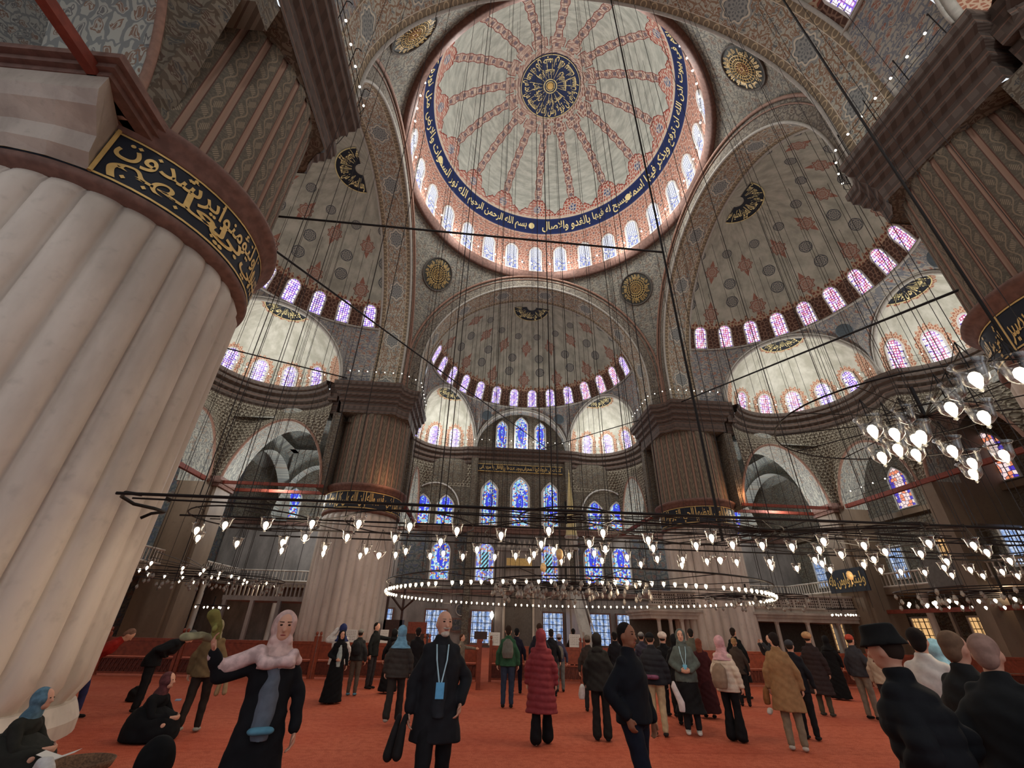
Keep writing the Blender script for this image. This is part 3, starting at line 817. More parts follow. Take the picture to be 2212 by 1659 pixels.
        # calligraphy at the exedra's crown
        def md(a, b, d, R=R, m_=m_, d_=d_, n_=n_, hz=hz):
            e = pi/2-b/R; r = R-d; p = m_+(d_*sin(a)+n_*cos(a))*(r*cos(e)); return Mt@Vector((p.x, p.y, z0+hz/R*r*sin(e)))
        mb = MB(); k = MB()
        k.grid(lambda u, v: md(pi*(u-.5), 1.3+.55*v+.14*abs(sin(u*pi*9)) if v > .5 else 1.3+.55*v, .015), 72, 4)
        l = k.build('trim_11', M['lace'])
        struct(l, 'red lace border painted round the gilt panel of an exedra')
        mb.grid(lambda u, v: md(pi*(u-.5), .25+1.45*v, .05), 32, 5); m = mb.build('trim_12', M['band']); struct(m, 'half-round gilt calligraphy panel at the crown of an exedra')
        mb = MB()
        for i, t in enumerate(('يا حي يا', 'قيوم يا الله', 'يا رحمن يا', 'رحيم يا ملك')):
            a2 = pi/2-.05-i*pi/4; lettering(mb, t, lambda a_, b_, d_: md(a_, b_, .09), a2-.78, a2+.02, 1.66, .45)
        mb.tube([md(pi*(i/24-.5), 1.72, .09) for i in range(25)], .035, 4); mb.build('gilt_lettering', M['palegold'], m)
    for s in (-1, 1):
        S0 = Vector((s*S[0], S[1])); nb = 12
        aS = atan2(S0.x, S0.y-SC_Y)
        mb = MB()
        def pn(u, v):
            b = Vector((s*RI, 14.35)).lerp(S0, u); a_ = s*pi/2+(aS-s*pi/2)*u
            t = Vector((RB*sin(a_), SC_Y+RB*cos(a_))); p = b.lerp(t, v); return (p.x, p.y, z0-.1+(BZ-z0+.1)*v)
        mb.grid(pn, 6, 10, lambda u, v: (u*2.6, v*7)); struct(mb.build('wall_spandrel', M['spand'], M=Mt))
        mb = MB(); mb.box(min(s*11.05, s*14.2), max(s*11.05, s*14.2), 16.35, 17.0, 10.6 if sn != 'near' else 15.6, 16.9)
        struct(mb.build('wall_return', M['wall'], M=Mt))
        mb = MB(); mb.box(min(s*11.0, s*13.2), max(s*11.0, s*13.2), 17.0, 17.75, 18.0, 19.58); mb.box(min(s*11.3, s*13.0), max(s*11.3, s*13.0), 16.9, 17.5, 16.9, 18.0)
        struct(mb.build('trim_24', M['cornice'], M=Mt))
    # roundels in the spandrels between the exedrae
    for s in (-1, 1):
        j = Vector((J[0]*s, J[1])); t = Vector((RB*sin(s*.40), SC_Y+RB*cos(.40), BZ)); p = Vector((j.x, j.y, z0)).lerp(t, .72)
        dr = Vector((-p.x, SC_Y-p.y, 0)).normalized(); rt = Vector((-dr.y, dr.x, 0)); up = (t-Vector((j.x, j.y, z0))).normalized()
        mb = MB(); nn = rt.cross(up); nn = nn if nn.dot(dr) > 0 else -nn
        mb.add([p+nn*.42+(rt*cos(2*pi*i/24)+up*sin(2*pi*i/24))*.5 for i in range(24)]+[p+nn*.36+(rt*cos(2*pi*i/24)+up*sin(2*pi*i/24))*.6 for i in range(24)],
               [tuple(range(24))]+[(i, (i+1) % 24, (i+1) % 24+24, i+24) for i in range(24)])
        struct(mb.build('trim_13', M['slate'], M=Mt), 'slate roundel painted between two exedrae')
    # ---- gallery cornice
    ov = .95; path = []; wallp = []
    def arcpts(m_, d_, n_, R, r, a0, a1, n):
        out = []
        for i in range(n+1):
            a = a0+(a1-a0)*i/n; v = d_*cos(a)+n_*sin(a); p = m_+v*r; out.append((p.x, p.y, -v.x, -v.y))
        return out
    cp = []
    for ci, (m_, d_, n_, R) in enumerate(chs):
        if far and ci == 1:
            cp += [(-J[0]+.5, 25.2, 0, -1), (J[0]-.5, 25.2, 0, -1)]
        else: cp += arcpts(m_, d_, n_, R, R, pi-.12, .12, 30)
    prof = [(-.02, 17.75), (.12, 17.95), (.14, 18.25), (.36, 18.45), (.38, 18.75), (.70, 18.95), (.72, 19.2), (.9, 19.3), (ov, 19.6), (-.1, 19.62)]
    mb = MB(); mb.strip(cp, prof); struct(mb.build('trim_14', M['cornice'], M=Mt), 'dark carved gallery cornice below the exedrae')
    # ---- muqarnas walls between cornice and arches
    xq = 11.0 if sn != 'near' else 12.3; yq = 24.6 if not far else 25.3
    top = []; bot = []
    mA, dA, nA, RA = chs[2]
    def hitL(c, v):
        t1 = (xq-c.x)/v.x if abs(v.x) > 1e-6 else 1e9; t2 = (yq-c.y)/v.y if abs(v.y) > 1e-6 else 1e9
        t = min(t for t in (t1, t2) if t > 0); return c+v*t
    NA = 44
    right = []
    for i in range(NA+1):
        a = .12+(pi-.24)*i/NA; v = dA*cos(pi-a)+nA*sin(pi-a); T = mA+v*RA; right.append((T, hitL(mA, v)))
    # right list runs from J to S
    if far: mid = [(Vector((-J[0]+.5+(2*J[0]-1)*i/20, 25.2)), Vector((-J[0]+.5+(2*J[0]-1)*i/20, 25.3))) for i in range(21)]
    else:
        mB, dB, nB, RBx = chs[1]; mid = []
        for i in range(31):
            a = pi-.12-(pi-.24)*i/30; v = dB*cos(a)+nB*sin(a); T = mB+v*RBx; mid.append((T, Vector((-right[0][1].x+2*right[0][1].x*i/30, yq))))
    left = [(Vector((-T.x, T.y)), Vector((-B.x, B.y))) for T, B in reversed(right)]
    cols = left+mid+right
    def opening(p):
        if abs(abs(p.x)-xq) < .01 and p.y < yq-.01:
            c, h, zs, zt = (20.35, 3.65, 10.6, 16.0); s = abs(p.y-c)/h
            if far: c, h, zs, zt = (20.9, 3.7, 10.6, 15.6); s = abs(p.y-c)/h
        elif far: return 15.2
        else:
            x = abs(p.x)
            if x > 3.4: c, h, zs, zt = 7.2, 3.4, 10.6, 14.9
            else: c, h, zs, zt = 0, 3.0, 10.6, 14.6
            s = abs(x-c)/h
        if s >= 1: return zs
        return zs+(zt-zs)*(1-s**2)**.58
    # finer sampling along the foot
    fine = []
    for (T0, B0), (T1, B1) in zip(cols, cols[1:]):
        for q in range(3): fine.append((T0.lerp(T1, q/3), B0.lerp(B1, q/3)))
    fine.append(cols[-1])
    nv = 24; vs = []; us = []; L = 0
    ks = K
    for i, (T, B) in enumerate(fine):
        if i: L += (T-fine[i-1][0]).length
        zb = opening(B)
        for j in range(nv+1):
            f = j/nv; z = zb+(17.8-zb)*f; w = f*f*(3-2*f); p = B.lerp(T, w)
            # stepped honeycomb tiers
            tier = math.floor(z*3.4); cell = sin((L*2.8+(tier % 2)*.5)*pi*2)
            step = ((.05 if sn != 'near' else .02)*cell*min(1, (z-zb)*1.2)*(1 if z < 17.4 else 0)) if not (far and 20 < 0) else 0
            n = (Vector((0, 14.4))-p); n.normalize()
            if not (far and abs(B.x) < 5.0): p = p+n*step
            vs.append((p.x, p.y, z)); us.append((L, z))
    m1 = nv+1
    fs = [(i*m1+j, (i+1)*m1+j, (i+1)*m1+j+1, i*m1+j+1) for i in range(len(fine)-1) for j in range(nv)]
    keep = fs
    if far:
        keep = [f for f in fs if not (abs(vs[f[0]][0]) < 5.0 and abs(vs[f[2]][0]) < 5.0)]
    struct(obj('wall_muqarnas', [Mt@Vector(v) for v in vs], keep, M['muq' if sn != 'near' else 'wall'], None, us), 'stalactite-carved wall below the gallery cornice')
    # soffits of the aisle arches
    def soff(p0, p1, zs, zt, n2, dep, name='ceiling_aisle_arch', mat='aisle'):
        p0, p1, n2 = Vector(p0), Vector(p1), Vector(n2); mb = MB()
        def fn(u, v):
            s = abs(2*u-1); z = zs+(zt-zs)*(1-s**2)**.58 if 0 < u < 1 else zs
            p = p0.lerp(p1, u)+n2*(dep*v); return (p.x, p.y, z)
        U = [0]+[.5-.5*cos(pi*i/40) for i in range(1, 40)]+[1]
        vs = [fn(u, v/3) for v in range(4) for u in U]; n = len(U)
        mb.add(vs, [(j*n+i, j*n+i+1, (j+1)*n+i+1, (j+1)*n+i) for j in range(3) for i in range(n-1)], [(u*14, v/3*dep) for v in range(4) for u in U])
        o = mb.build(name, M[mat], smooth=True, M=Mt); struct(o)
        mb = MB(); mb.tube([Vector(fn(u, 0)) for u in U], .1, 6); struct(mb.build('trim_15', M['redmould'], smooth=True, M=Mt))
    for s in (-1, 1):
        if far: soff((s*xq, 17.2), (s*xq, 24.6), 10.6, 15.6, (s, 0), 2.2)
        else:
            soff((s*xq, 16.7), (s*xq, 24.0), 10.6, 16.0, (s, 0), 2.3)
            soff((s*3.8, yq), (s*10.6, yq), 10.6, 14.9, (0, 1), 2.2)
            # aisle pier at the corner and its neighbour
            mb = MB(); mb.box(s*10.9 if s > 0 else -12.9, 12.9 if s > 0 else -10.9, 24.0, 26.6, 0, 10.6); mb.box(min(s*10.6, s*12.9), max(s*10.6, s*12.9), 24.3, 26.6, 0, 10.6)
            o = mb.build('pier', M['brownmarble'], M=Mt); tag(o, 'plain brown rectangular aisle pier with moulded capital', 'pier', 'aisle piers between the gallery arches'); o['kind'] = 'structure'
            mb = MB(); mb.box(min(s*2.95, s*3.8), max(s*2.95, s*3.8), 24.6, 26.0, 0, 10.6)
            o = mb.build('pier', M['brownmarble'], M=Mt); o['kind'] = 'structure'
            mb = MB()
            for z, e in ((10.35, .18), (10.6, .28), (10.85, .15)):
                mb.box((10.9-e if s > 0 else -12.9-e), (12.9+e if s > 0 else -10.9+e), 24.0-e, 26.6+e, z, z+.25)
            struct(mb.build('trim_16', M['brownstone'], M=Mt), 'moulded capital of an aisle pier')
    if not far:
        soff((-3.0, yq), (3.0, yq), 10.6, 14.6, (0, 1), 2.2)
        # red tie beams across the arches, and the balcony ledge with its bulbs
        mb = MB()
        for s in (-1, 1):
            mb.box(s*xq-.09, s*xq+.09, 16.4, 24.2, 10.6, 10.82)
            if sn != 'near': mb.box(s*xq+s*1.9-.1, s*xq+s*1.9+.1, 16.4, 24.2, 10.55, 10.78)
            mb.box(min(s*3.4, s*10.2), max(s*3.4, s*10.2), yq-.1, yq+.15, 10.55, 10.85)
        mb.box(-3.4, 3.4, yq-.1, yq+.15, 10.55, 10.85)
        struct(mb.build('trim_17', M['tie'], M=Mt), 'red painted tie beams across the springing of the aisle arches')
    else:
        mb = MB()
        for s in (-1, 1): mb.box(s*xq-.12, s*xq+.12, 16.4, 25.3, 10.55, 10.85)
        struct(mb.build('trim_17', M['tie'], M=Mt), 'red painted tie beams beside the qibla wall')
k_ = K('painted_red_lace', .9); u_, v_ = k_.obj()[:2]; z_ = k_.obj()[2]
e_, _ = k_.voro(k_.vec(u_*1.0, v_+z_), 4.5, 'DISTANCE_TO_EDGE', .8)
M['lace'] = k_.color(k_.mix(e_ < .17, srgb(160, 104, 84), srgb(196, 170, 146))).mat
M['slate'] = plain('slate_blue_paint', srgb(88, 100, 106), .8, nz=.1)
for s_ in ('far', 'left', 'right', 'near'): zone(s_)
# ------------------------------------------------------------ the four great piers
def pier(sx, sy, label):
    cx, cy = sx*13.9, sy*13.9
    root = empty('pier', (cx, cy, 0)); tag(root, label, 'pier')
    root['kind'] = 'structure'
    NF = 30
    # fluted marble shaft: convex ribs between sunk grooves, scalloped at the head
    mb = MB(); n = NF*10; m = 26
    def shaft(u, v):
        z = .4+(9.0-.4)*v; f = (u*NF) % 1; a = 2*pi*u
        R = 2.88-.07*0
        conv = .22*sqrt(max(0, 1-(2*f-1)**2*.98))
        k = 1.0
        if z > 8.2:   # round-headed ends
            hh = (z-8.2)/.8; k = 1 if abs(2*f-1) < sqrt(max(0, 1-hh*hh)) else .25
        if z < 1.05:
            hh = (1.05-z)/.5; k = 1 if abs(2*f-1) < sqrt(max(0, 1-min(1, hh)**2)) else .2
        r = R-.17+conv*k
        return (r*cos(a), r*sin(a), z)
    mb.grid(shaft, n, m, lambda u, v: (u*NF, v*8)); mb.build('fluted_shaft', M['marble'], root, smooth=True)
    mb = MB(); mb.lathe([(2.98, 0), (2.97, .2), (2.9, .34), (2.84, .44), (2.6, .48)], 64); mb.build('base', M['marble'], root)
    mb = MB(); mb.lathe([(2.75, 8.95), (2.98, 9.0), (3.02, 9.12), (2.96, 9.2)], 96); mb.build('lower_moulding', M['brownstone'], root, smooth=True)
    bd = MB(); bd.lathe([(2.97, 9.2), (2.97, 10.5)], 96); b = bd.build('inscription_band', M['band'], root, smooth=True)
    mb = MB(); mb.lathe([(2.98, 10.5), (3.05, 10.55), (3.08, 10.7), (3.2, 10.78), (3.28, 10.9), (3.26, 11.0), (3.1, 11.1), (2.75, 11.14)], 96); mb.build('upper_moulding', M['brownstone'], root, smooth=True)
    # gilt verse; a = metres rightwards as the reader faces the pier
    a_c = atan2(-22.4-cy, -4.6-cx)      # faces the prayer hall's entrance side
    def bf(a, bz, d):
        an = a_c+a/2.97; r = 2.97+d; return (r*cos(an), r*sin(an), bz)
    gl = MB()
    words = ('فليستجيبوا لي', 'وليؤمنوا بي', 'لعلهم يرشدون')
    up = ('اجيب دعوة', 'الداع اذا دعان', 'فاني قريب')
    if sx < 0 and sy < 0: spans = [(-1.55, 2.0), (2.05, 5.4), (-5.2, -1.7)]
    else: spans = [(-1.75, 1.75), (1.85, 5.2), (-5.2, -1.85)]
    if sx < 0 and sy < 0:
        # two overlapping tiers, as the big letters cross in the photo
        seq = [('يرشدون', -.85, 1.15, 9.82, 10.42), ('لعلهم', -.8, 1.5, 9.3, 9.98), ('بي', 1.1, 2.1, 9.3, 9.9), ('وليؤمنوا', 1.2, 2.8, 9.75, 10.42), ('لي', 2.2, 3.0, 9.3, 9.9),
               ('فليستجيبوا', 2.8, 4.7, 9.35, 10.42)]
        for t, a0, a1, z0, z1 in seq: lettering(gl, t, bf, a0, a1, z0, z1, .02)
        for a in (-.6, -.1, .5, 1.3, 2.3, 2.9):
            for zz in (9.42, 10.3): gl.add([bf(a+.05*cos(t)+.1*sin(a*9), zz+.05*sin(t), .02) for t in (0, 1.57, 3.14, 4.71)], [(0, 1, 2, 3)])
        for t, a0, a1 in (('دعوة الداع اذا', 4.9, 7.6),): lettering(gl, t, bf, a0, a1, 9.35, 10.4, .02)
    else:
        for i in range(8):
            a = -9.3+i*2.33
            t = ('الملك يومئذ لله', 'وهو السميع العليم', 'ان الله على كل', 'شيء قدير والله', 'بما تعملون بصير', 'لا اله الا هو', 'الحي القيوم', 'العلي العظيم')[(i+int(sx*2+sy)) % 8]
            lettering(gl, t, bf, a+.12, a+2.2, 9.33, 10.38, .02)
            gl.add([bf(a, 9.24, .02), bf(a+.06, 9.24, .02), bf(a+.06, 10.46, .02), bf(a, 10.46, .02)], [(0, 1, 2, 3)])
    for z0, z1 in ((9.22, 9.27), (10.43, 10.48)):
        gl.grid(lambda u, v: bf(-9.33+18.66*u, z0+(z1-z0)*v, .02), 60, 1)
    gl.build('gilt_lettering', M['gold'], b)
    if sx < 0 and sy < 0:      # the round band gives way to a corbelled square block on this side
        mb = MB(); rows = []; sqp = [(x, -3.62) for x in (1.9, 1.2, .4, -.4, -1.2, -2.0, -2.8, -3.6)]
        lv_ = [(0, 9.22), (.25, 9.4), (.35, 9.75), (.8, 10.0), (1, 10.2), (1, 10.62)]
        vs = []
        for f, z in lv_:
            for i, (x, y) in enumerate(sqp):
                an = radians(-61-i*12); q = (3.0*cos(an), 3.0*sin(an)); vs.append((q[0]+(x-q[0])*f, q[1]+(y-q[1])*f, z))
        k8 = len(sqp); mb.add(vs, [(j*k8+i, j*k8+i+1, (j+1)*k8+i+1, (j+1)*k8+i) for j in range(5) for i in range(k8-1)])
        q0 = (3.0*cos(radians(-61)), 3.0*sin(radians(-61))); side = [(q0[0]+(1.9-q0[0])*f, q0[1]+(-3.62-q0[1])*f, z) for f, z in lv_]+[(1.2, -2.2, 10.62), (1.2, -2.2, 9.22)]
        mb.add(side, [tuple(range(len(side)))])
        mb.build('corbel_block', M['whitemarble'], root)
        mb = MB()
        for e, z in ((0, 10.6), (.1, 10.72), (.22, 10.84), (.14, 10.98)): mb.box(-3.8, 1.92+e, -3.64-e, -1.5, z, z+.14)
        mb.build('block_moulding', M['brownstone'], root)
        mb = MB(); mb.tube([(1.47, -2.62, 9.22), (1.47, -2.62, 10.5)], .04, 6); mb.build('gilt_edge', M['gold'], root)
    # painted upper shaft, flutes again round-headed
    mb = MB()
    def ups(u, v):
        z = 11.05+(17.4-11.05)*v; f = (u*NF) % 1; a = 2*pi*u; k = 1.
        if z > 16.6:
            hh = (z-16.6)/.45; k = 1 if abs(2*f-1) < sqrt(max(0, 1-min(1, hh)**2)) else .0
        r = 2.72+.12*k*sqrt(max(0, 1-(2*f-1)**2*.96)); return (r*cos(a), r*sin(a), z)
    mb.grid(ups, n, 26, lambda u, v: (u*NF, 11.05+6.35*v)); mb.build('painted_shaft', M['flute'], root, smooth=True)
    # square head: the round shaft passes into an angular block under the carved cornice
    ins = [(-3.6, -2.24), (-2.8, -2.8), (-2.24, -3.6)]
    def poly(e):
        pts = [(-3.6-e, 3.2+e), (-3.6-e, -2.24-e*.6), (-2.85-e*.5, -2.85-e*.5), (-2.24-e*.6, -3.6-e), (3.2+e, -3.6-e), (3.2+e, 3.2+e)]
        return [(x*sx, y*sy) for x, y in pts]
    # notch seen from the bay: two corners with a re-entrant angle between
    def poly2(e):
        pts = [(-3.6-e, 3.4+e), (-3.6-e, -2.24-e*.5), (-2.95-e*.6, -2.35-e*.5), (-2.35-e*.5, -2.95-e*.6), (-2.24-e*.5, -3.6-e), (3.4+e, -3.6-e), (3.4+e, 3.4+e)]
        return [(x*sx, y*sy) for x, y in pts]
    mb = MB(); lv = [(-.75, 17.0), (-.7, 17.9), (-.55, 18.0), (-.5, 18.3), (-.32, 18.45), (-.3, 18.8), (-.1, 18.95), (-.08, 19.2), (0, 19.3), (0, 19.62), (-1.5, 19.64)]
    rows = [poly2(e) for e, z in lv]; k = len(rows[0]); vs = []; us = []
    for (e, z), r in zip(lv, rows):
        L = 0
        for i, (x, y) in enumerate(r+[r[0]]):
            if i: L += hypot(x-r[i-1][0], y-r[i-1][1])
            vs.append((x, y, z)); us.append((L, z))
    k1 = k+1
    mb.add(vs, [(j*k1+i, j*k1+i+1, (j+1)*k1+i+1, (j+1)*k1+i) for j in range(len(lv)-1) for i in range(k)], us)
    mb.build('carved_cornice', M['cornice'], root)
    # blind arch plate linking round shaft to square head
    mb = MB(); vs = []; us = []; n2 = 80; sq = poly2(-.75)
    def onpoly(a):
        dx, dy = cos(a), sin(a); best = 1e9
        for i in range(len(sq)):
            (x0, y0), (x1, y1) = sq[i], sq[(i+1) % len(sq)]
            den = dx*(y1-y0)-dy*(x1-x0)
            if abs(den) < 1e-9: continue
            t = (x0*(y1-y0)-y0*(x1-x0))/den; s = (x0*dy-y0*dx)/den
            if t > 0 and -1e-6 <= s <= 1+1e-6: best = min(best, t)
        return best
    for j, (f, z) in enumerate(((0, 16.95), (.25, 17.0), (.6, 17.02), (1, 17.05))):
        for i in range(n2+1):
            a = 2*pi*i/n2; r = 2.78+(max(onpoly(a), 2.78)-2.78)*f; vs.append((r*cos(a), r*sin(a), z)); us.append((a*3, r))
    mb.add(vs, [(j*(n2+1)+i, j*(n2+1)+i+1, (j+1)*(n2+1)+i+1, (j+1)*(n2+1)+i) for j in range(3) for i in range(n2)], us)
    mb.build('corner_vaulting', M['wall'], root)
    return root
pier(-1, -1, 'huge fluted marble pier filling the left edge, gilt verse band round it')
pier(1, -1, 'shadowed near pier at the top right with carved dark cornice')
pier(-1, 1, 'far fluted pier left of the qibla wall, lamplit on its inner side')
pier(1, 1, 'far fluted pier right of the qibla wall, behind the pale loge')
# masonry above the piers between the great arches: closed by the arch faces; corner bays behind
# ------------------------------------------------------------ floor, outer walls
mb = MB(); mb.grid(lambda u, v: (-31+62*u, -30+57*v, 0), 4, 4); struct(mb.build('floor', M['carpet']), 'red patterned prayer carpet')
def wallq():
    # qibla wall with painted plaster above and marble below
    mb = MB(); y = 25.32
    mb.grid(lambda u, v: (-31+62*u, y, 10.4+8*v), 12, 4, lambda u, v: (62*u, 8*v)); struct(mb.build('wall_far_upper', M['wall']), 'painted upper part of the qibla wall')
    mb = MB(); mb.grid(lambda u, v: (-31+62*u, y, 10.4*v), 12, 4, lambda u, v: (62*u, 10.4*v)); struct(mb.build('wall_far', M['wallmarble']), 'grey marble qibla wall with the mihrab')
    mb = MB()
    mb.box(-31, 31, 24.95, 25.3, 10.35, 10.75); mb.box(-31, 31, 24.85, 25.3, 10.75, 10.9); mb.box(-31, 31, 25.1, 25.3, 4.5, 4.9)
    struct(mb.build('trim_18', M['brownstone']), 'moulding across the qibla wall under the upper windows')
    # central painted panel and pilasters up to the cornice
    mb = MB(); mb.box(-4.95, 4.95, 25.05, 25.3, 10.9, 18.4); struct(mb.build('wall_panel', M['wall']), 'painted panel of the qibla wall behind three tall windows')
    mb = MB()
    for x0, x1 in ((-5.7, -4.95), (4.95, 5.7)): mb.box(x0, x1, 24.7, 25.3, 10.9, 18.4); 
    for x0, x1 in ((-5.6, -4.95), (4.95, 5.6)): mb.box(x0, x1, 25.0, 25.3, 0, 10.4)
    struct(mb.build('trim_19', M['wall']), 'flat pilasters flanking the mihrab panel')
    F = lambda x, z, yy=25.05: on_plane((x, yy, z), (1, 0, 0), (0, 0, 1), (0, -1, 0))
    for x, w, h in ((-4.0+.5, 1.5, 4.6), (-.15, 1.7, 5.1), (3.2, 1.5, 4.6)): window(F(x, 11.15), w, h, 'g_rich', .24, .22, pointed=True)
    for s in (-1, 1):
        for x in (10.7, 8.2): window(F(s*x, 11.1, 25.32), 1.55, 2.95, 'g_rich', .2, .15, pointed=True)
        # blind arch over each pair
        mb = MB(); arc = [Vector((s*9.45-2.75, 25.2, 10.9))]+[Vector((s*9.45-2.75*cos(pi*i/24), 25.2, 12.4+3.1*sin(pi*i/24)**.9)) for i in range(25)]+[Vector((s*9.45+2.75, 25.2, 10.9))]
        mb.tube(arc, .08, 8); struct(mb.build('trim_20', M['plaster'], smooth=True), 'pale moulded arch over a pair of windows')
        window(F(s*24.2, 11.2, 25.32), 1.5, 2.9, 'g_rich', .15, .15, pointed=True)
        window(F(s*18.0, 11.2, 25.32), 1.5, 2.9, 'g_rich', .15, .15, pointed=True)
    for x, g in ((-8.2, 'g_rich'), (-3.65, 'g_stripe'), (2.95, 'g_stripe'), (7.6, 'g_rich'), (10.6, 'g_rich')): window(F(x, 5.75, 25.3), 1.75, 3.55, g, .12, .15)
    for x in (-13.2, -8.1, -3.7, 3.25, 7.9, 10.6): window(F(x, .35, 25.3), 1.9, 2.65, 'g_day', .14, .2, fmat=M['brownstone'], rect=True)
    # flowered tile panels between the lower windows
    mb = MB()
    for x0, x1 in ((-12.4, -9.5), (-6.9, -5.7), (5.7, 6.4), (8.8, 9.4), (11.8, 16)): mb.box(x0, x1, 25.2, 25.33, 5.0, 10.2)
    struct(mb.build('trim_21', M['tiles']), 'dark flowered tile panels between the coloured windows')
    # gilt inscription above the three windows
    mb = MB(); mb.box(-4.9, 4.6, 24.85, 25.05, 17.0, 17.75); p = mb.build('inscription_board', M['band']); tag(p, 'long black board with gilt verse above the three qibla windows', 'inscription')
    fr = MB()
    for z in (16.95, 17.75): fr.box(-4.95, 4.65, 24.8, 25.0, z, z+.05)
    fr.build('frame', M['gold'], p)
    g = MB(); fn = F(0, 17.0, 24.84)
    for t, a0, a1 in (('كلما دخل عليها', 2.2, 4.5), ('زكريا المحراب', 0, 2.15), ('وجد عندها رزقا', -2.4, -.05), ('قال يا مريم انى', -4.8, -2.45)):
        lettering(g, t, fn, a0, a1, .06, .68, .02)
    g.build('gilt_lettering', M['gold'], p)
    # mihrab
    r = empty('mihrab', (-.15, 25.3, 0)); tag(r, 'tall grey marble mihrab niche with pointed stalactite hood', 'mihrab')
    mb = MB(); mb.box(-2.3, -1.55, -.45, 0, 0, 6.9); mb.box(1.55, 2.3, -.45, 0, 0, 6.9); mb.box(-2.3, 2.3, -.45, 0, 6.9, 8.6); mb.box(-2.5, 2.5, -.6, 0, 8.6, 8.9); mb.box(-1.55, 1.55, -.2, 0, 5.4, 6.9)
    mb.build('surround', M['wallmarble'], r)
    mb = MB(); mb.grid(lambda u, v: (1.3*cos(pi*u)*(1-max(0, v-.6)*2.2), -.46+.40*sin(pi*u)*(1-max(0, v-.6)*2.), 5.6*v), 16, 12); mb.build('niche', M['darkpl'], r)
    mb = MB(); mb.box(-1.3, 1.3, -.5, -.44, 7.2, 7.9); mb.build('gilt_panel', M['gold'], r)
    mb = MB()
    for i in range(9):
        x = -2.1+i*.525; mb.add([(x-.26, -.5, 8.9), (x+.26, -.5, 8.9), (x, -.5, 9.75), (x-.26, -.3, 8.9), (x+.26, -.3, 8.9), (x, -.3, 9.75)], [(0, 1, 2), (3, 5, 4), (0, 2, 5, 3), (1, 4, 5, 2)])
    mb.build('cresting', M['whitemarble'], r)
    for s in (-1, 1):
        mb = MB(); mb.lathe([(.17, 0), (.2, .2), (.13, .4), (.13, 4.6), (.2, 4.8), (.2, 5.1)], 16, (s*1.45, -.5, 0)); mb.build('column', M['whitemarble'], r, smooth=True)
wallq()
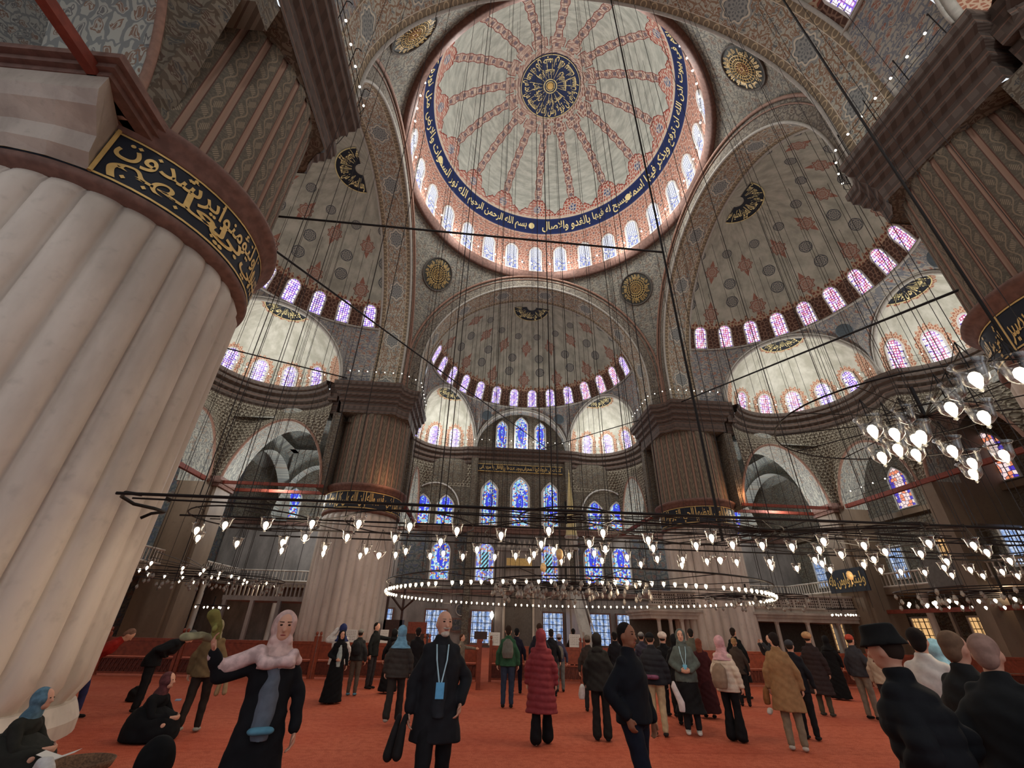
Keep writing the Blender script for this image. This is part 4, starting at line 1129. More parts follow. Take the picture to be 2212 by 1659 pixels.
def outer():
    for s in (-1, 1):
        nm = 'left' if s < 0 else 'right'; x = s*30.0
        mb = MB(); mb.grid(lambda u, v: (x, -30+56*u, 20*v), 10, 6, lambda u, v: (56*u, 20*v)); struct(mb.build('wall_'+nm, M['tiles' if s < 0 else 'wall']), 'outer aisle wall on the %s with coloured windows' % nm)
        R_ = (0, -1, 0) if s > 0 else (0, 1, 0)
        for y, z, h, w, g in ((10.2, 10.9, 3.2, 1.5, 'g_rose'), (2.8, 10.9, 3.3, 1.6, 'g_rose'), (-.4, 12.9, 3.2, 1.6, 'g_rose'), (-5, 10.9, 3.2, 1.6, 'g_rose'), (19, 11, 3., 1.5, 'g_rose'), (15.5, 11, 3., 1.5, 'g_rose')):
            if s > 0 or y < 15: window(on_plane((x-s*.02, y, z), R_, (0, 0, 1), (-s, 0, 0)), w, h, g, .12, .12, pointed=True)
        for y, g in ((-6, 'g_amber'), (-1, 'g_amber'), (4, 'g_day'), (8.5, 'g_amber'), (13, 'g_day'), (18.5, 'g_amber'), (22, 'g_day')):
            window(on_plane((x-s*.02, y, 5.9), R_, (0, 0, 1), (-s, 0, 0)), 1.35, 2.3, g, .12, .12, rect=True)
            window(on_plane((x-s*.02, y, .5), R_, (0, 0, 1), (-s, 0, 0)), 1.5, 2.5, 'g_day' if y in (4, -1) else 'g_amber', .12, .12, rect=True)
        # aisle gallery: floor slab, parapet, columns and arcade
        mb = MB(); mb.box(min(s*25.6, s*30), max(s*25.6, s*30), -12, 25.3, 4.4, 4.8); mb.box(min(s*17.2, s*26), max(s*17.2, s*26), 21.6, 25.3, 4.4, 4.8)
        struct(mb.build('floor_gallery', M['brownmarble']), 'aisle gallery floor')
        mb = MB()
        def rail(x0, y0, x1, y1):
            L = hypot(x1-x0, y1-y0); n = int(L/.32); dx, dy = (x1-x0)/L, (y1-y0)/L
            mb.tube([(x0, y0, 5.75), (x1, y1, 5.75)], .07, 6); mb.tube([(x0, y0, 4.9), (x1, y1, 4.9)], .09, 6)
            for i in range(n+1): mb.tube([(x0+dx*L*i/n, y0+dy*L*i/n, 4.85), (x0+dx*L*i/n, y0+dy*L*i/n, 5.75)], .05, 5)
        rail(s*25.7, -11, s*25.7, 21.6); rail(s*17.3, 21.7, s*25.7, 21.7)
        o = mb.build('gallery_balustrade', M['whitemarble']); tag(o, 'pale marble balustrade of the %s aisle gallery' % nm, 'balustrade')
        mb = MB()
        for y in (-8, -4, 0, 4, 8, 12.8, 17): mb.lathe([(.3, 0), (.22, .3), (.2, 3.9), (.32, 4.3), (.32, 4.4)], 12, (s*25.9, y, 0))
        for x_ in (18.5, 22): mb.lathe([(.3, 0), (.22, .3), (.2, 3.9), (.32, 4.3), (.32, 4.4)], 12, (s*x_, 21.9, 0))
        struct(mb.build('trim_22', M['whitemarble'], smooth=True), 'slim columns under the aisle gallery')
        # vaults over the corner bay seen through the aisle arch
        for sy in (1, -1):
            cx, cy = s*20.9, sy*19.0
            mb = MB(); mb.grid(lambda u, v: (cx+6.2*cos(2*pi*u)*cos(pi/2*v), cy+6.2*sin(2*pi*u)*cos(pi/2*v), 17.2+4.5*sin(pi/2*v)), 40, 10, lambda u, v: (u*38, v*8)); struct(mb.build('ceiling_corner_vault', M['aisle'], smooth=True))
            if sy > 0:
                for k in range(6):
                    a = 2*pi*k/6+.3
                    def wf(aa, b, d, a=a):
                        th = a+aa/6.; r = 6.15-d; return Vector((cx-r*sin(th), cy+r*cos(th), 17.0+b))
                    window(wf, .9, 1.5, 'g_dome', .1, .08)
            mb = MB()
            # plane with a round eye closes the vault's corners
            def pl(u, v):
                a = 2*pi*u; q = max(abs(cos(a)), abs(sin(a))); r0 = 6.2; r1 = 7.5/q
                r = r0+(r1-r0)*v; return (cx+r*cos(a), cy+r*sin(a), 17.2-.9*v)
            mb.grid(pl, 64, 3, lambda u, v: (u*38, v*3)); struct(mb.build('ceiling_corner_pendentive', M['aisle'], smooth=True))
        # transverse arches of the corner bay
        for (p0, p1, nn) in (((s*25.2, 13.0), (s*25.2, 24.6), (-s, 0)), ((s*17.6, 23.2), (s*24.6, 23.2), (0, -1)), ((s*17.6, 17.2), (s*17.6, 24.4), (s, 0))):
            mb = MB(); P0, P1 = Vector(p0), Vector(p1); Nn = Vector(nn); U = [.5-.5*cos(pi*i/30) for i in range(31)]
            H = lambda u: 10.6+5.2*max(0, (1-abs(2*u-1)**2))**.58
            vs = []; us = []
            for u in U:
                p = P0.lerp(P1, u); z = H(u)
                for q, (dd, zz) in enumerate(((1.2, z), (0, z), (0, 17.4), (1.2, 17.4))):
                    c = p+Nn*dd; vs.append((c.x, c.y, zz)); us.append((u*10+(dd if q else 0), zz))
            mb.add(vs, [(i*4+k, (i+1)*4+k, (i+1)*4+k+1, i*4+k+1) for i in range(30) for k in range(3)], us)
            struct(mb.build('wall_aisle_arch', M['aisle']))
        # roof over the long aisle
        mb = MB(); mb.grid(lambda u, v: (s*26.6+s*3.6*v, -12+24*u, 15.5+1.5*sin(pi*v)), 6, 6, lambda u, v: (24*u, 4*v)); struct(mb.build('ceiling_aisle', M['aisle'], smooth=True))
        mb = MB(); mb.box(min(s*29.4, s*30), max(s*29.4, s*30), -12, 25, 10.2, 10.6); mb.box(min(s*25.6, s*30), max(s*25.6, s*30), 3.0, 4.2, 8, 15.5); mb.box(min(s*29.2, s*30), max(s*29.2, s*30), 5.6, 7.0, 0, 15.5)
        struct(mb.build('trim_23', M['brownmarble']), 'pilasters and ledge of the outer aisle wall')
    mb = MB()
    mb.grid(lambda u, v: (-31+62*u, 30, 17.4+3*v), 4, 2); struct(mb.build('wall_back_of_bay', M['darkpl']))
outer()
LAMPS= [(-9.53,-14.03),(-9.97,-13.16),(-8.76,-14.63),(-9.49,-12.61),(-8.05,-14.76),(-8.43,-13.01),(-8.89,-11.82),(-7.22,-15.03),(-7.78,-13.66),(-6.45,-15.18),(-6.95,-13.88),(-6.07,-13.97),(-5.66,-15.11),(-7.78,-12.4),(-8.05,-11.59),(-6.94,-12.27),(-7.26,-11.42),(-6.39,-11.78),(-6.08,-12.4),(-5.25,-13.76),(-4.91,-14.9),(-4.16,-14.63),(-3.42,-15.2),(-2.52,-15.18),(-3.36,-13.9),(-3.01,-13.21),(-2.51,-14.18),(-2.12,-12.99),(-2.06,-13.63),(-1.59,-14.71),(-1.21,-13.92),(-0.56,-14.34),(-0.66,-15.13),(0.01,-14.56),(-5.61,-11.79),(-5.29,-12.23),(-4.87,-11.85),(-4.56,-12.96),(-4.15,-11.97),(-3.7,-12.26),(-3.33,-12.59),(-3.33,-11.71),(-2.57,-11.62),(-2.56,-12.54),(-1.69,-11.99),(-1.3,-12.61),(-0.65,-11.61),(-0.6,-12.53),(-0.03,-12.55),(0.33,-11.66),(0.57,-12.44),(0.54,-14.6),(1.12,-14.57),(1.26,-15.19),(1.76,-14.4),(2.53,-13.96),(2.17,-14.96),(3.02,-14.44),(2.99,-15.36),(3.82,-15.33),(4.71,-14.75),(6.09,-13.95),(3.8,-14.36),(1.9,-12.64),(2.41,-11.89),(1.24,-12.47),(2.57,-13.16),(3.06,-12.71),(3.97,-11.76),(3.1,-11.8),(4.02,-12.72),(3.58,-13.52),(5.1,-11.94),(5.72,-11.82),(6.31,-11.85),(5.11,-13.59),(5.92,-12.73),(7.35,-11.52),(6.73,-12.56),(8.12,-11.58),(7.69,-12.41),(8.8,-11.8)]
NEAR= [(-0.81,-19.82),(-0.55,-19.92),(-0.52,-19.34),(-0.08,-19.22),(-0.79,-18.81),(-0.53,-18.77),(-0.15,-18.39),(-0.2,-18.66),(-0.23,-18.75),(0.16,-18.28),(-0.12,-18.15),(0.43,-18.43),(1.08,-18.38),(1.0,-18.11),(1.38,-17.77)]
LC= [(-15.18,-6.25),(-16.32,-4.64),(-18.18,-2.6),(-17.22,-3.62),(-17.99,-1.86),(-17.75,-1.19),(-14.91,-4.95),(-15.86,-3.3),(-17.13,-0.97),(-18.72,1.58),(-18.15,1.76),(-14.47,-4.42),(-15.38,-2.93),(-17.67,1.75),(-15.7,-1.43),(-14.45,-3.32),(-15.56,-1.17),(-14.52,-2.22),(-16.62,2.0),(-14.49,-1.64),(-14.78,-0.47),(-15.81,1.71),(-15.19,0.73),(-14.4,0.97),(-14.62,2.52)]
# ------------------------------------------------------------ lamps
def m_clear():
    m = bpy.data.materials.new('clear_lamp_glass'); m.use_nodes = True; nt = m.node_tree; nt.nodes.clear()
    o = nt.nodes.new('ShaderNodeOutputMaterial'); mx = nt.nodes.new('ShaderNodeMixShader'); t = nt.nodes.new('ShaderNodeBsdfTransparent'); g = nt.nodes.new('ShaderNodeBsdfGlossy')
    lw = nt.nodes.new('ShaderNodeLayerWeight'); lw.inputs[0].default_value = .35; g.inputs['Roughness'].default_value = .25
    t.inputs[0].default_value = (.84, .83, .81, 1)
    nt.links.new(lw.outputs['Facing'], mx.inputs[0]); nt.links.new(t.outputs[0], mx.inputs[1]); nt.links.new(g.outputs[0], mx.inputs[2]); nt.links.new(mx.outputs[0], o.inputs[0])
    return m
M['clear'] = m_clear()
k = K('lit_bulb', .4); k.emit((1., .86, .62), 9.); M['bulb'] = k.mat
k = K('small_lit_bulb', .4); k.emit((1., .93, .78), 5.); M['sbulb'] = k.mat
M['amber'] = plain('amber_alabaster_glass', srgb(214, 176, 120), .35, nz=.15, sc=20)
M['greyglass'] = plain('dusty_unlit_glass', srgb(128, 122, 116), .25, spec=.6)
def cup_bm(r=.075, h=.19):
    mb = MB(); mb.lathe([(.004, -.01), (.02, .004), (.013, .025), (.42*r, .045), (r*.74, h*.34), (r*.84, h*.62), (r*.92, h*.88), (r*1.16, h), (r*1.06, h*1.01)], 16); return mb
def bulb_bm(r=.042, h=.15):
    mb = MB(); mb.lathe([(.003, .02), (r*.5, .04), (r, h*.62), (r*.9, h*.85), (r*.45, h), (.003, h*1.02)], 10); return mb
def cord_bm(r=.075, h=.19, L=.34):
    mb = MB()
    for i in range(3):
        a = 2*pi*i/3; mb.tube([(r*cos(a), r*sin(a), h), (0, 0, L)], .0035, 3)
    mb.tube([(0, 0, h*.9), (0, 0, L)], .006, 4); return mb
def make_lamp(name='glass_lamp', s=1.):
    t = empty(name); cup_bm(.09*s, .2*s).build('glass_cup', M['clear'], t, smooth=True); bulb_bm(.040*s**.3, .145*s**.5).build('bulb', M['bulb'], t, smooth=True)
    cord_bm(.09*s, .19*s, .45).build('hanging_wires', M['iron'], t); return t
def copy_tree(o, parent=None):
    c = o.copy(); C.objects.link(c); c.parent = parent
    for ch in list(o.children): copy_tree(ch, c)
    return c
FZ = 3.45
proto = make_lamp(s=1.08)
for i, (x, y) in enumerate(LAMPS):
    o = proto if i == 0 else copy_tree(proto)
    o.location = (x, y, 3.0); tag(o, 'small lit clear glass cup lamp hanging from the long iron frame', 'lamp', 'glass lamps under the long iron frame')
for i, (x, y) in enumerate(LC):
    o = copy_tree(proto); o.location = (x, y, 3.2); tag(o, 'small lit glass lamp of the left aisle chandelier, behind the brown pier', 'lamp', 'glass lamps of the left aisle chandelier')
big = make_lamp('glass_lamp', 1.2)
for i, (x, y) in enumerate(NEAR):
    o = big if i == 0 else copy_tree(big)
    o.location = (x, y, 3.36); tag(o, 'large-looking lit glass bell lamp of the nearest chandelier, upper right', 'lamp', 'glass bell lamps of the nearest chandelier')
for (x, y), L in (((-.62, -19.51), 'unlit clear glass bell lamp between two lit ones, upper right'), ((-.61, -19.02), 'unlit glass bell lamp, left one of the two unlit ones of the nearest chandelier')):
    o = empty('glass_lamp', (x, y, 3.42)); cup_bm(.08, .2).build('glass_cup', M['clear'], o, smooth=True); cord_bm(.08, .2, .3).build('hanging_wires', M['iron'], o); tag(o, L, 'lamp')
# amber ostrich-egg ornaments and bowls
for (x, y), L in (((-2.97, -13.65), 'amber egg ornament with tassel hanging beside the coloured qibla window'), ((-2.98, -11.52), 'amber egg ornament hanging lower, over the middle of the great ring'), ((4.31, -11.89), 'pale egg ornament hanging before the black calligraphy board')):
    o = empty('egg_ornament', (x, y, 2.86)); mb = MB(); mb.lathe([(.002, 0), (.05, .025), (.072, .09), (.06, .16), (.03, .2), (.002, .21)], 16); mb.build('egg', M['amber'], o, smooth=True)
    mb = MB(); mb.tube([(0, 0, .2), (0, 0, .6)], .006, 4); mb.tube([(.03, 0, .2), (0, 0, .56)], .004, 3); mb.build('cord', M['iron'], o)
    mb = MB(); mb.lathe([(.004, 0), (.008, -.03), (.02, -.08), (.002, -.08)], 8); mb.build('tassel', M['amber'], o); tag(o, L, 'ornament')
for (x, y), L in (((-6.56, -12.75), 'wide glass bowl lamp before the left far pier'), ((.18, -13.72), 'wide glass bowl lamp before the right far pier')):
    o = empty('glass_bowl_lamp', (x, y, 2.86)); mb = MB(); mb.lathe([(.004, 0), (.02, .02), (.015, .04), (.06, .06), (.115, .13), (.14, .17), (.13, .17)], 20); mb.build('glass_bowl', M['clear'], o, smooth=True)
    bulb_bm(.05, .14).build('bulb', M['bulb'], o, smooth=True); mb = MB()
    for i in range(3): a = 2*pi*i/3; mb.tube([(.13*cos(a), .13*sin(a), .17), (0, 0, .6)], .004, 3)
    mb.build('hanging_wires', M['iron'], o); tag(o, L, 'lamp')
# ---- ceiling height over a point, for the cables
def top_z(x, y):
    r = hypot(x, y)
    if r < 11.6: return DZ+sqrt(DR*DR-r*r)-.1
    if abs(x) > abs(y): x, y = y, abs(x)
    y = abs(y)
    if y < 14.6: return AZ+sqrt(max(0, RI*RI-x*x))-.03
    q = SR*SR-x*x-(y-SC_Y)**2
    return AZ+sqrt(q) if q > 8 else (24.5 if hypot(x, y-SC_Y) < 13 else 20)
def cable(pts, label, group=None, r=.013, name='suspension_cable'):
    mb = MB()
    for x, y, z in pts: mb.tube([(x, y, z), (x, y, top_z(x, y))], r, 4, cap=False)
    o = mb.build(name, M['chain']); return tag(o, label, 'cable', group)
# ---- long iron frame across the hall between the two near piers
root = empty('iron_lamp_frame', (0, -13.5, FZ)); tag(root, 'long black iron frame of rods and hoops across the whole hall, lamps below it', 'lamp frame')
mb = MB()
for (x0, y0, x1, y1, r) in ((-10.35, -15.05, 10.6, -15.2, .026), (-10.3, -14.75, 10.6, -13.9, .016), (-10.25, -13.5, 10.6, -13.75, .018), (-9.9, -12.4, 10.6, -12.5, .018), (-9.6, -11.5, 10.4, -11.7, .018)):
    mb.tube([(x0, y0+13.5, 0), (x1, y1+13.5, 0)], r, 6)
RODY = (-15.1, -14.3, -13.6, -12.45, -11.6)
for x, y in LAMPS+[(-2.97, -13.65), (-2.98, -11.52), (4.31, -11.89), (-6.56, -12.75), (.18, -13.72)]:
    ry = min(RODY, key=lambda q: abs(q-y)); mb.tube([(x, y+13.5, 0), (x, ry+13.5, 0)], .007, 4)
mb.build('long_rods', M['iron'], root)
mb = MB(); mb.tube([(-10.0, -1.5, 0), (-10.3, -1.45, .04), (-10.52, -1.2, .03), (-10.5, -.9, -.02), (-10.25, -.75, -.05), (-10.28, -.4, -.03), (-10.6, -.25, -.04), (-10.72, -.3, -.14)], .028, 7); mb.build('end_hook', M['iron'], root, smooth=True)
for cx, cyy, rr in ((-8.9, .2, 1.15), (-5.9, .1, 1.25), (-3.0, -1.05, .85), (-3.0, -1.05, .38), (-3.0, .6, 1.4), (.2, -.2, 1.2), (3.2, .1, 1.5), (6.5, .0, 1.4), (3.0, -1.3, .5), (9., 0, 1.2)):
    mb = MB(); mb.tube([(cx+rr*cos(2*pi*i/40), cyy+rr*sin(2*pi*i/40), 0) for i in range(40)], .014, 5, closed=True); mb.build('hoop', M['iron'], root)
for cx, cyy, n, R1 in ((-3.0, -1.05, 8, 2.6), (1.2, -.6, 26, 3.4), (-8.0, .3, 6, 1.8)):
    mb = MB()
    for i in range(n):
        a = 2*pi*i/n+.1; x1 = cx+R1*cos(a); y1 = max(-1.6, min(2.0, cyy+R1*.6*sin(a)))
        mb.tube([(cx, cyy, .02), (x1, y1, -.01)], .010, 4)
    mb.build('spokes', M['iron'], root)
mb = MB()
for i in range(10):
    a = 2*pi*i/10; mb.tube([(-3.0, -1.05, .02), (-3.0+.05*cos(a), -1.05+.05*sin(a), .14), (-3.0+.12*cos(a), -1.05+.12*sin(a), .15), (-3+.14*cos(a), -1.05+.14*sin(a), .11)], .007, 4)
mb.tube([(-3.0, -1.05, -.1), (-3.0, -1.05, .3)], .02, 6); mb.build('leafy_finial', M['iron'], root)
# ---- ring chandelier
root = empty('ring_chandelier', (0, 0, 0)); tag(root, 'vast circular iron chandelier ringed with lit bulbs under the great dome', 'chandelier')
RR = 8.5
mb = MB(); mb.tube([(RR*cos(2*pi*i/120), RR*sin(2*pi*i/120), 3.36) for i in range(120)], .030, 6, closed=True); mb.build('upper_hoop', M['iron'], root)
mb = MB(); mb.tube([((RR-.02)*cos(2*pi*i/120), (RR-.02)*sin(2*pi*i/120), 2.86) for i in range(120)], .012, 5, closed=True)
for i in range(24):
    a = 2*pi*i/24; mb.tube([(RR*cos(a), RR*sin(a), 2.86), (RR*cos(a), RR*sin(a), 3.36)], .008, 4)
mb.build('lower_hoop', M['iron'], root)
mb = MB()
for i in range(8):
    a = pi*i/8; mb.tube([(RR*cos(a), RR*sin(a), 3.36), (-RR*cos(a), -RR*sin(a), 3.36)], .014, 4)
mb.build('cross_rods', M['iron'], root)
NL_ = 140; rest = []
cb = cup_bm(.062, .17); bb = bulb_bm(.046, .15)
order = sorted(range(NL_), key=lambda i: hypot(RR*cos(2*pi*i/NL_)+4.567, RR*sin(2*pi*i/NL_)+22.4))
lamp0 = None; stuff = MB()
for n_, i in enumerate(order):
    if i % 12 == 5: continue
    a = 2*pi*i/NL_; p = (RR*cos(a), RR*sin(a), 2.87)
    if n_ < 98:
        if lamp0 is None:
            mb = MB(); mb.add(bb.v, bb.f, bb.uv); lamp0 = mb.build('bulb', M['bulb'], root, smooth=True); lamp0.location = p
        else:
            c = lamp0.copy(); C.objects.link(c); c.parent = root; c.location = p
    else:
        stuff.add([(v[0]+p[0], v[1]+p[1], v[2]+p[2]) for v in bb.v], bb.f, bb.uv)
o = stuff.build('bulb', M['bulb'], root, smooth=True); o['kind'] = 'stuff'
mb = MB()
for i in range(NL_):
    if i % 12 == 5: continue
    a = 2*pi*i/NL_; mb.add([(v[0]+RR*cos(a), v[1]+RR*sin(a), v[2]+2.86) for v in cb.v], cb.f, cb.uv)
o = mb.build('glass_cup', M['clear'], root, smooth=True); o['kind'] = 'stuff'
# ---- central cluster of unlit glass lamps, aisle chandeliers
def cluster(loc, R, n, label, lit=0, arms=(), seed=1, z1=.55, name='glass_lamp_cluster', glass='greyglass', nb=0):
    rnd = random.Random(seed); root = empty(name, loc); tag(root, label, 'chandelier')
    mb = MB()
    for q in range(3):
        rr = R*(q+1)/3; mb.tube([(rr*cos(2*pi*i/40), rr*sin(2*pi*i/40), z1) for i in range(40)], .018, 5, closed=True)
    for i in range(10):
        a = 2*pi*i/10; mb.tube([(0, 0, z1+.02), (R*cos(a), R*sin(a), z1)], .014, 4)
    for x, y in arms: mb.tube([(0, 0, z1+.3), (x-loc[0], y-loc[1], 3.66-loc[2])], .01, 4)
    mb.tube([(0, 0, z1-.1), (0, 0, z1+.5)], .04, 8); mb.build('iron_hoops', M['iron'], root)
    g0 = None
    for i in range(n):
        a = rnd.uniform(0, 2*pi); r = R*sqrt(rnd.uniform(.02, 1)); z = rnd.uniform(0, .42)
        if g0 is None:
            mb = MB(); mb.lathe([(.003, 0), (.02, .01), (.05, .05), (.058, .09), (.045, .13), (.03, .16), (.04, .18)], 10); mb.tube([(0, 0, .16), (0, 0, .3)], .004, 3)
            g0 = mb.build('glass_globe', M[glass], root, smooth=True); g = g0
        else: g = g0.copy(); C.objects.link(g); g.parent = root
        g.location = (r*cos(a), r*sin(a), z)
    b0 = None
    for i in range(nb):
        a = 2*pi*i/nb+.2; r = R*rnd.uniform(.6, 1.)
        if b0 is None: b0 = bulb_bm(.045, .14).build('bulb', M['bulb'], root, smooth=True); b = b0
        else: b = b0.copy(); C.objects.link(b); b.parent = root
        b.location = (r*cos(a), r*sin(a), .1)
    return root
cluster((-1.6, -7.2, 2.42), 2.7, 96, 'wide dark iron cluster of small unlit glass globes inside the bright ring', seed=3, name='unlit_glass_chandelier')
cluster((-16.2, -.8, 2.75), 3.1, 60, arms=LC, label='left aisle chandelier with dark iron hoops and glass globes below', seed=5, name='aisle_chandelier')
cluster((12.9, -7.9, 2.55), 2.9, 60, 'right aisle chandelier crowded with lit bulbs above the red beam', seed=8, name='aisle_chandelier', nb=34)
cluster((6.9, -3.0, 2.5), 2.2, 50, 'dark unlit glass cluster right of the bright ring', seed=11, name='unlit_glass_chandelier')
cluster((20.5, 9.0, 2.75), .9, 0, 'small cluster of lit bulbs beside the right rear pier', seed=13, name='small_chandelier', nb=12)
cluster((15.0, 13.0, 4.7), .8, 0, 'small chandelier of lit bulbs on the loge before the far right pier', seed=14, name='small_chandelier', nb=9, z1=.3)
cluster((-20.6, 9., 2.2), .9, 0, 'small row of lit bulbs low in the left aisle', seed=15, name='small_chandelier', nb=7, z1=.3)
root = empty('nearest_chandelier', (.1, -18.6, 3.72)); tag(root, 'thin iron hoops and arms of the nearest chandelier, upper right edge', 'chandelier')
mb = MB()
for rr in (1.5, .55): mb.tube([(rr*cos(2*pi*i/40), rr*.8*sin(2*pi*i/40), 0) for i in range(40)], .009, 5, closed=True)
for i in range(12):
    a = 2*pi*i/12; mb.tube([(0, 0, .05), (.7*cos(a), .6*sin(a), .02), (1.5*cos(a), 1.2*sin(a), 0)], .006, 4)
for x, y in NEAR+[(-.62, -19.51), (-.61, -19.02)]: mb.tube([(0, 0, .05), (x-.1, y+18.6, .0)], .006, 4)
mb.tube([(0, 0, 0), (0, 0, .4)], .02, 6)
mb.build('hoops_and_arms', M['iron'], root)
# ---- cables
pts = []
for i in range(20):
    a = 2*pi*i/20+.08; pts.append((RR*cos(a), RR*sin(a), 3.36))
for i, p in enumerate(pts): cable([p], 'thin dark cable hanging from the great dome to the bright ring', 'cables holding the bright ring', .012)
for i in range(22):
    x = -10.+20*i/21
    for y in ((-15.1, -13.6) if i % 2 else (-12.4,)):
        if hypot(x, y) < 11.5 or abs(x) < 10.4: cable([(x, y, FZ)], 'thin dark cable holding the long iron frame', 'cables holding the long iron frame', .010)
for i in range(10):
    a = 2*pi*i/10; cable([(-1.6+2.6*cos(a), -7.2+2.6*sin(a), 2.97)], 'thin dark cable holding the unlit glass cluster', 'cables holding the unlit cluster', .009)
for cx, cyy, nme in ((-16.2, -.8, 'left'), (12.4, -7.5, 'right'), (-19.2, 3.5, 'left'), (17.5, 2.5, 'right'), (20.2, -1.5, 'right'), (16.5, 5.5, 'right'), (-17.3, 6, 'left'), (0, 16.5, 'far'), (-4, 14, 'far'), (4, 18, 'far'), (3, 12.6, 'far'), (-5.5, 17, 'far')):
    for i in range(6):
        a = 2*pi*i/6+cx; cable([(cx+2.2*cos(a), cyy+2.2*sin(a), 3.0)], 'thin dark cable hanging under the %s semi-dome' % nme, 'cables under the %s semi-dome' % nme, .014)
def rod(p, q, label, r=.03, name='tie_rod', cat='rod'):
    mb = MB(); mb.tube([p, q], r, 6); tag(mb.build(name, M['iron']), label, cat)
rod((-11.76, -12.4, 13.0), (1.19, -12.16, 13.0), 'black rod running level from the left near pier under the dome', .035)
rod((1.19, -12.16, 32.85), (1.19, -12.16, 3.6), 'thick chain dropping past the dome rim to the long iron frame', .035, 'heavy_chain', 'chain')
rod((7.26, -15.17, 29.9), (7.26, -15.17, 3.5), 'thick chain crossing the near right cornice', .04, 'heavy_chain', 'chain')
rod((-11.3, -13.0, 11.3), (3.2, 24.6, 19.7), 'long black rod slanting from the left near pier to the qibla cornice', .035)
rod((-25.0, 6.7, 19.9), (-16.4, 10.5, 19.9), 'black rod along the left gallery to the far left pier', .05)
rod((12.6, 10.2, 19.3), (11.7, -13.6, 11.9), 'thick black rod slanting from the far right pier to the near right pier', .05)
rod((10.9, 14.0, 19.4), (2.2, 24.7, 19.8), 'black rod from the far right pier to the qibla cornice', .04)
rod((12.2, -11.8, 19.7), (11.6, -12.4, 9.0), 'cable running down the near right pier', .03)
if 0: rod((-16.0, 8.5, 17.5), (-12.0, 9.9, 10.9), 'short black stay from the left gallery to the far left pier', .03)
# ---- bulbs strung on rails along the gallery cornices and the dome rim
def rail(path, z, label, hooks=True, step=.85, name='gallery_light_rail', R=.05):
    L = [0]
    for i in range(1, len(path)): L.append(L[-1]+(Vector(path[i])-Vector(path[i-1])).length)
    def at(s):
        for i in range(1, len(path)):
            if s <= L[i]+1e-6:
                t = (s-L[i-1])/max(1e-6, L[i]-L[i-1]); return Vector(path[i-1]).lerp(Vector(path[i]), t)
        return Vector(path[-1])
    root = empty(name, (path[0][0], path[0][1], z)); tag(root, label, 'light rail'); o0 = Vector((path[0][0], path[0][1], z))
    mb = MB(); n = max(2, int(L[-1]/.6)); P = [Vector((*at(L[-1]*i/n), z)) for i in range(n+1)]
    for dz in (.45, .95): mb.tube([p+Vector((0, 0, dz))-o0 for p in P], .014, 4)
    mb.build('wires', M['iron'], root)
    if hooks:
        m = max(2, int(L[-1]/1.3)); h0 = None
        for i in range(m+1):
            p = Vector((*at(L[-1]*i/m), z))-o0
            if h0 is None:
                mb = MB(); mb.tube([(0, 0, 0), (0, 0, 1.5), (.08, .05, 1.62), (.18, .1, 1.55)], .02, 4); h0 = mb.build('hooked_post', M['iron'], root); h = h0
            else: h = h0.copy(); C.objects.link(h); h.parent = root
            h.location = p
    b0 = None; m = min(95, int(L[-1]/step))
    for i in range(m):
        p = Vector((*at(L[-1]*(i+.5)/m), z+.95))-o0
        if b0 is None:
            mb = MB(); mb.lathe([(.003, -R), (R*.75, -R*.6), (R, 0), (R*.7, R*.7), (.003, R)], 8); b0 = mb.build('bulb', M['sbulb'], root, smooth=True); b = b0
        else: b = b0.copy(); C.objects.link(b); b.parent = root
        b.location = p
def rotp(path, sn): return [rz(p, SIDES[sn]) for p in path]
def exarc(S, J, ov, n=16, flip=False):
    m_, d_, n_, R = chord(J, S); out = []
    for i in range(n+1):
        a = pi-.25-(pi-.5)*i/n; v = d_*cos(a)+n_*sin(a); p = m_+v*(R-ov); out.append((p.x, p.y))
    return out
for sn in ('far', 'left', 'right'):
    if sn == 'far': J, S = (5.45, 24.95), (10.75, 16.6)
    else: J, S = (4.3, 26.1), (10.6, 16.9)
    A = exarc(S, J, .75)            # from J to S, right side
    Am = [(-x, y) for x, y in reversed(A)]
    if sn == 'far': mid = [(-4.9, 24.5), (4.9, 24.5)]
    else:
        m_, d_, n_, R = chord((-J[0], J[1]), J); mid = []
        for i in range(13):
            a = pi-.25-(pi-.5)*i/12; v = d_*cos(a)+n_*sin(a); p = m_+v*(R-.75); mid.append((p.x, p.y))
    rail(rotp(Am+mid+A, sn), 19.62, 'string of small bulbs on hooked posts along the %s gallery cornice' % sn)
for sx, sy, L in ((-1, -1, 'near left'), (1, -1, 'near right'), (-1, 1, 'far left'), (1, 1, 'far right')):
    c = [(sx*10.35, sy*16.6), (sx*10.35, sy*11.75), (sx*11.0, sy*11.1), (sx*11.75, sy*10.35), (sx*16.6, sy*10.35)]
    rail(c, 19.62, 'string of small bulbs on the cornice of the %s pier' % L, hooks=True, step=.7)
rail([(11.55*cos(2*pi*i/72), 11.55*sin(2*pi*i/72)) for i in range(73)], 34.9, 'string of bulbs circling the foot of the great dome', hooks=False, step=1.0, R=.085, name='dome_light_rail')
rail([(24.2, 9.4), (24.2, 4)], 10.6, 'string of bulbs on the ledge right of the aisle arch', hooks=False, step=.9)
